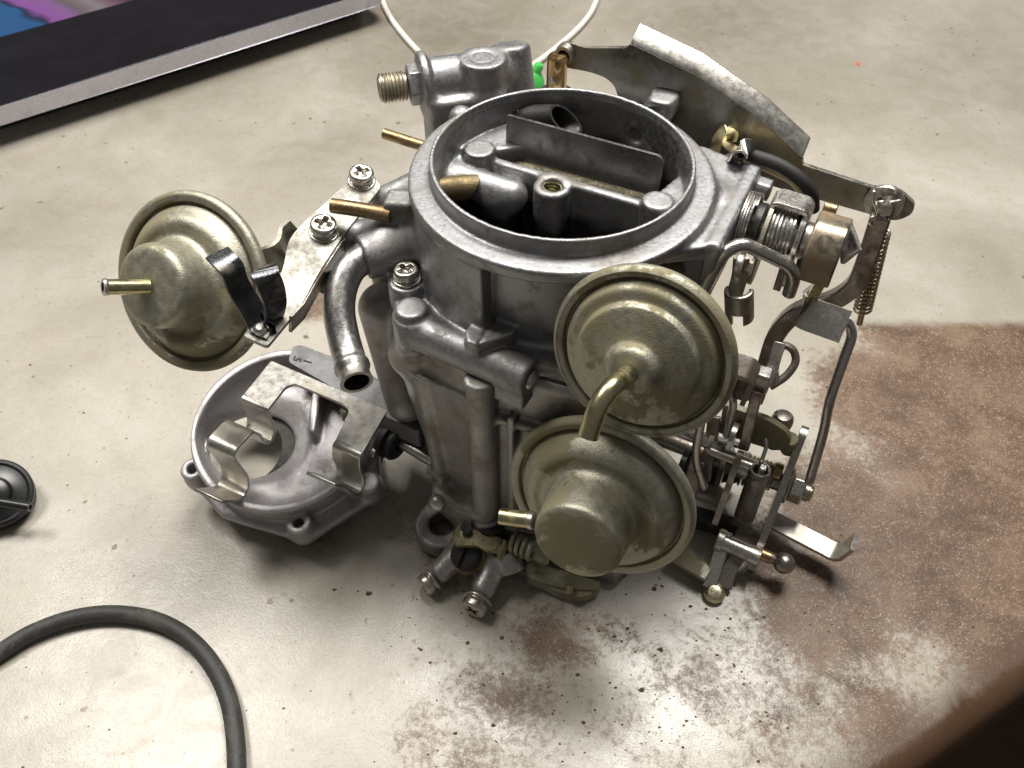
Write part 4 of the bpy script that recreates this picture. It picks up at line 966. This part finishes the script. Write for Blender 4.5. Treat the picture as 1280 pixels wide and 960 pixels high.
lk = part('lock_strap', join(plate(rloop([Z(*p, 8.5) for p in ((565, 672), (574, 653), (590, 655), (600, 662), (630, 674), (624, 690), (608, 688), (596, 682), (570, 681))], 1.2), -ZZ, 1.5), strip(rounded([Z(620, 682, 8.0), Z(627, 684, 7.8), Z(630, 690, 5), Z(630, 700, -1)], 1.5, 4), unit(VB + .2 * UA), 5, 1.4)), 'gold_shiny', carb, bevel=.3)
part('strap_pin', cyl(Z(583, 664, 8), Z(583, 659, 11), 2.0, 18), 'black_steel', lk)
part('throttle_cam', plate(rloop([Z(660, 700, -2), Z(700, 712, -2), Z(752, 728, -4), Z(748, 738, -6), Z(700, 735, -6), Z(655, 720, -4)], 3), ZZ * -1, 5), 'gold', carb, bevel=.6)
part('throttle_cam', plate(rloop([Z(640, 705, -6), Z(690, 738, -7), Z(722, 748, -7), Z(745, 742, -7), Z(700, 700, -7)], 3), ZZ * -1, 3), 'gold', carb, bevel=.6)
part('cam_pin', cyl(Z(711, 742, -6), Z(713, 732, -4), 1.2, 12), 'gold_shiny', carb)
part('adjuster_spring', helix(Z(640, 676, 6), Z(668, 690, 6), 3.0, .8, 4), 'gold', carb)
part('adjuster_plate', plate(rloop([Z(652, 668, 8), Z(690, 680, 8), Z(686, 706, 2), Z(650, 692, 2)], 2), ZZ * -1, 1.6), 'gold', carb, bevel=.4)
part('gold_tongue', strip(rounded([Z(660, 620, 16), Z(632, 612, 16), Z(616, 612, 15), Z(612, 626, 11)], 3, 5), unit(VB + .4 * UA), 6, 1.2), 'gold', carb, bevel=.25)
part('hose_column', cyl(Z(613, 652, 10), Z(613, 690, -6), 4.6, 20, r1=4.6), 'zinc_dark', carb)

# ---------------- round housing on the left
dc = np.array([-92.6, -8.5, 0.0]); RZ = 14.5
hc = Z(305, 583, -6); hc = np.array([hc[0], hc[1], 0])
l1, l2 = Z(233, 592, 8), Z(372, 657, 8)
s = Sdf((-142, -60, -12), (-40, 40, 20), .65)
s.add(s.cyl((dc[0], dc[1], -3.0), (dc[0], dc[1], RZ), 31.5, 33.8, rd=.7))
s.add(s.cyl((dc[0], dc[1], -3.5), (dc[0], dc[1], 1.0), 34.2, 34.4, rd=1), 1)
for q in (l1, l2, np.array([-60, -28, 8])):
    s.add(s.cyl((q[0], q[1], -3), (q[0], q[1], 8.0), 4.9, 4.3, rd=.7), .8)
    s.add(s.cap((q[0] * .8 + dc[0] * .2, q[1] * .8 + dc[1] * .2, .5), (q[0], q[1], .5), 3.6), 3)
bowl = s.cyl((dc[0], dc[1], 3.0), (dc[0], dc[1], 43), 28.5, 36.5, rd=7)
s.cut(bowl, 0)
s.cut(s.cyl((hc[0], hc[1], -10), (hc[0], hc[1], 30), 11.2, 11.2, rd=.1), 1.6)
s.cut(s.cap((hc[0] + 7, hc[1] + 1, 10), (hc[0], hc[1], -5), 19, 10.0), 6)
lim = s.cyl((dc[0], dc[1], -6), (dc[0], dc[1], RZ - 3), 32.5)
r0, r1_ = Z(405, 500, 10), Z(398, 562, 4)
s.add(np.maximum(s.cap((r0[0], r0[1], -1), (r1_[0], r1_[1], -1), 3, 2), -1e3), 2)
s.add(np.maximum(s.box(((r0[0] + r1_[0]) / 2, (r0[1] + r1_[1]) / 2, 3), (1.7, np.linalg.norm((r1_ - r0)[:2]) / 2, 8), math.atan2((r1_ - r0)[1], (r1_ - r0)[0]) - math.pi / 2, .8), lim), 1.5)
s.add(s.poly([(l1[0] - 1, l1[1] - 4), (dc[0] - 22, dc[1] - 30), (l2[0], l2[1] - 4.5), (l2[0] + 6, l2[1] - 2), (-60, -33), (-56, -26), (-60, 0), (-92, 24), (-125, 4), (l1[0] - 4, l1[1])][::-1], -3.4, 1.2, 1.5), 2.0)
s.cut(s.cyl((hc[0], hc[1], -10), (hc[0], hc[1], 30), 11.2, 11.2, rd=.1), 1.0)
s.cut(s.cyl((hc[0] + 1, hc[1], -10), (hc[0] + 1, hc[1], 30), 12.8, 12.8, rd=.1), 1.0)
s.cut(s.cap((hc[0] + 7, hc[1] + 1, 10), (hc[0], hc[1], -5), 19, 11.0), 4)
for q in (l1, l2): s.cut(s.cyl((q[0], q[1], 1), (q[0], q[1], 12), 1.9, rd=.1))
def lift(v):      # the housing sits a few degrees nose-down
    v = np.asarray(v, float).copy(); t = math.radians(12.0); y0, z0 = dc[1] - 36, -4.0
    v[:, :2] = dc[:2] + (v[:, :2] - dc[:2]) * .93; v[:, 1] += 2.5; v[:, 2] = -4 + (v[:, 2] + 4) * .93
    y, z = v[:, 1] - y0, v[:, 2] - z0; v[:, 1] = y0 + y * math.cos(t) - z * math.sin(t); v[:, 2] = z0 - 2.0 + y * math.sin(t) + z * math.cos(t); return v
gd = s.mesh(None)
dish = part('round_housing', (lift(gd[0]), gd[1]), 'zinc_dish', carb, ang=0, label='violet grey round cast housing with a large hole')
gk = [(dc[0] + 35.6 * math.cos(t), dc[1] + 35.0 * math.sin(t), -5.0) for t in np.linspace(0, 2 * math.pi, 64, endpoint=False)]
gg = plate(gk, ZZ, 1.4, [circ(np.array([hc[0], hc[1], -5.0]), ZZ, 15.0, 32)])
part('gasket', (lift(gg[0]), gg[1]), 'gasket', dish)
arm = [(360, 452), (366, 433), (376, 431), (440, 455), (536, 510), (524, 540), (470, 515), (430, 492)]
part('housing_arm', plate(rloop([Z(*p, 28) for p in arm], 2), -ZZ, 9), 'zinc_arm', dish, bevel=.7)
# cast figures on the arm
for ch, (x, y) in (('5', (371, 449)), ('1', (384, 452))):
    cu = bpy.data.curves.new('figure', 'FONT'); cu.body = ch; cu.size = .0045; cu.extrude = .0003; cu.align_x = 'CENTER'; cu.align_y = 'CENTER'
    to = bpy.data.objects.new('figure', cu); scene.collection.objects.link(to); dg = bpy.context.evaluated_depsgraph_get()
    me = bpy.data.meshes.new_from_object(to.evaluated_get(dg)); bpy.data.objects.remove(to)
    fo_ = bpy.data.objects.new('cast_figure', me); scene.collection.objects.link(fo_); me.materials.append(M['zinc_dark'])
    fo_.location = world(Z(x, y, 28.05)); fo_.rotation_euler = (0, 0, math.radians(-26.5 - 85)); fo_.parent = dish
# clip bracket over the housing
zc = 37.0
bo_ = [(339, 451), (484, 513), (453, 566), (420, 549), (437, 513), (430, 505), (368, 479), (357, 483), (335, 511), (305, 493)]
cbk = part('clip_bracket', plate(rloop([Z(*p, zc) for p in bo_], [1, 1, .3, .3, 1.5, 1.5, 2, 2, .3, .3]), -ZZ, 1.2), 'sheet', carb, bevel=.25, label='bright sheet clip bracket over the round housing')
aL, aR = -80.1, -42.8
def prof_(a, pts): return [P(a, b_, z_) for b_, z_ in pts]
pL = rounded(prof_(aL, [(-55.5, zc - .6), (-57.2, 36.2), (-56.8, 29), (-57.6, 24.5), (-60, 22.6), (-62.4, 25), (-63.2, 30), (-65.4, 34.4), (-73.5, 34.6), (-75.6, 33), (-74.4, 26), (-73.4, 20), (-74.6, 15), (-78, 13.4), (-80.4, 15.2), (-86.0, 22.0)]), 1.6, 4)
part('clip_leaf', strip(pL, UA, 11.0, 1.1), 'sheet', cbk, bevel=.25)
pR = rounded(prof_(aR, [(-57.2, zc - .6), (-59.2, 36), (-60.6, 31), (-59.6, 25), (-60.8, 21.4), (-64, 21), (-66.2, 25), (-68.6, 32), (-72.6, 38)]), 1.6, 4)
part('clip_leaf', strip(pR, UA, 10.4, 1.1), 'sheet', cbk, bevel=.25)
part('bracket_rivet', lathe([(0, 1), (1.2, .8), (1.9, 0), (1.9, -4)], Z(432, 513, 33), ZZ, 18), 'gold', cbk)
# shaft, seal and grommet between housing and body
hs0, hs1 = Z(480, 540, 15), Z(548, 580, 15)
part('housing_shaft', cyl(hs0, hs1, 2.2, 18), 'steel', carb)
part('shaft_seal', join(lathe([(0, -2), (6.4, -2), (6.8, -1.2), (6.8, .4), (5.0, .8), (5.0, 2.2), (6.0, 2.4), (6.2, 3.2), (5.6, 4), (2.2, 4.2)], Z(488, 550, 15), hs1 - hs0, 32)), 'rubber', carb)
part('seal_bolt', cyl(Z(466, 565, 14), Z(471, 568, 14), 2.0, 14), 'steel', carb)

# ================================================================ things lying around it
def on_bench(pts, r): return [Z(x, y, TABLE + r) for x, y in pts]
h = tube(spline(on_bench([(-60, 850), (0, 815), (40, 791), (90, 773), (140, 767), (190, 774), (232, 795), (264, 829), (285, 872), (294, 920), (296, 975), (294, 1020)], 2.75), 8), 2.75, 22)
tag(part('rubber_hose', h, 'hose'), 'curved black rubber hose lying near the front of the bench', 'hose')
h = tube(spline([Z(472, -30, TABLE + 1.4)] + on_bench([(478, 0), (490, 25), (515, 56), (545, 84), (580, 100), (625, 102), (665, 82), (700, 56), (728, 30), (744, 5), (752, -30)], 1.8), 8), 1.8, 16)
tag(part('white_cable', h, 'cable'), 'thin white cable looping behind the carburetor', 'cable')
cc = Z(-8, 628, TABLE)
cap = thing('vacuum_cap', 'round black plastic cap with side nozzle at the left edge', 'cap')
cn = unit([.35, -.35, .86])
ctr = Z(-6, 618, TABLE + 9)
part('cap_body', lathe([(0, -9), (10.5, -8.6), (11.2, -8), (11.4, -5), (12.2, -4.6), (12.3, -3), (11.5, -2.6), (11.5, -1.6), (12.3, -1.2), (12.4, 1.6), (11.9, 2.2), (11.0, 2.3), (10.6, 1.9), (10.2, 1.5), (6.2, 1.9), (5.6, 2.2), (5.2, 3.4), (4.4, 3.9), (0, 4.0)], ctr, cn, 48), 'plastic_black', cap)
nz = Z(2, 628, TABLE + 13)
part('nozzle', tube([nz, nz * .5 + Z(38, 634, TABLE + 12) * .5, Z(38, 634, TABLE + 12)], 1.7, 16, .9), 'plastic_black', cap)
gp = Z(672, 97, TABLE + 8)
gr_ = thing('green_plug', 'small bright green plastic plug standing behind the carburetor', 'plug')
go = Z(662, 88, TABLE + 16)
part('plug_body', lathe([(0, -16), (9, -16), (9.4, -15), (8.6, -6), (6.6, -1.5), (4.6, 0), (0, 0)], go, ZZ, 32), 'plastic_green', gr_)
part('plug_tip', lathe([(3.4, -1), (3.2, 5), (2.6, 7.5), (1.4, 8.6), (0, 8.8)], go - RT * 5, ZZ - .25 * RT, 24), 'plastic_green', gr_)
part('plug_tip', lathe([(3.0, -1), (2.8, 3), (2.0, 4.4), (0, 5)], go + RT * 4, ZZ + .5 * RT, 24), 'plastic_green', gr_)
rs = Z(1072, 80, TABLE); rg = random.Random(3)
spot = plate([rs + np.array([math.cos(t) * 1.5 * (1 + .25 * rg.random()), math.sin(t) * 1.3 * (1 + .25 * rg.random()), 0]) for t in np.linspace(0, 6.28, 18, endpoint=False)], ZZ, .12)
tag(part('paint_drop', spot, 'red'), 'small dried red paint drop on the bench at the upper right', 'paint drop')

# rust flakes and grit lying on the bench
rg = np.random.RandomState(11); cv, cf = [], []
for i in range(420):
    px, py = rg.uniform(-40, 1320), rg.uniform(-30, 1000)
    if rg.rand() < .45: px, py = rg.normal(800, 170), rg.normal(830, 90)
    c = Z(px, py, TABLE)
    if (c - E1) @ EN < 6: continue
    k = rg.choice([.25, .35, .5, .8], p=[.45, .33, .17, .05]) * rg.uniform(.7, 1.2); o = len(cv)
    for a in range(6):
        for ring, (rr, hh) in enumerate(((1.0, 0.0), (.72, .5))):
            t_ = a * math.pi / 3 + rg.uniform(-.3, .3); r_ = k * rr * rg.uniform(.65, 1.2)
            cv.append(c + np.array([math.cos(t_) * r_ * 1.3, math.sin(t_) * r_, hh * k * rg.uniform(.6, 1.2)]))
    cf.append(tuple(o + 2 * a + 1 for a in range(6)))
    for a in range(6): b_ = (a + 1) % 6; cf.append((o + 2 * a, o + 2 * b_, o + 2 * b_ + 1, o + 2 * a + 1))
cr_ = part('grit', (cv, cf), 'grit', ang=20); cr_['kind'] = 'stuff'; cr_['label'] = 'tiny brown rust flakes and grit scattered over the bench'; cr_['category'] = 'grit'
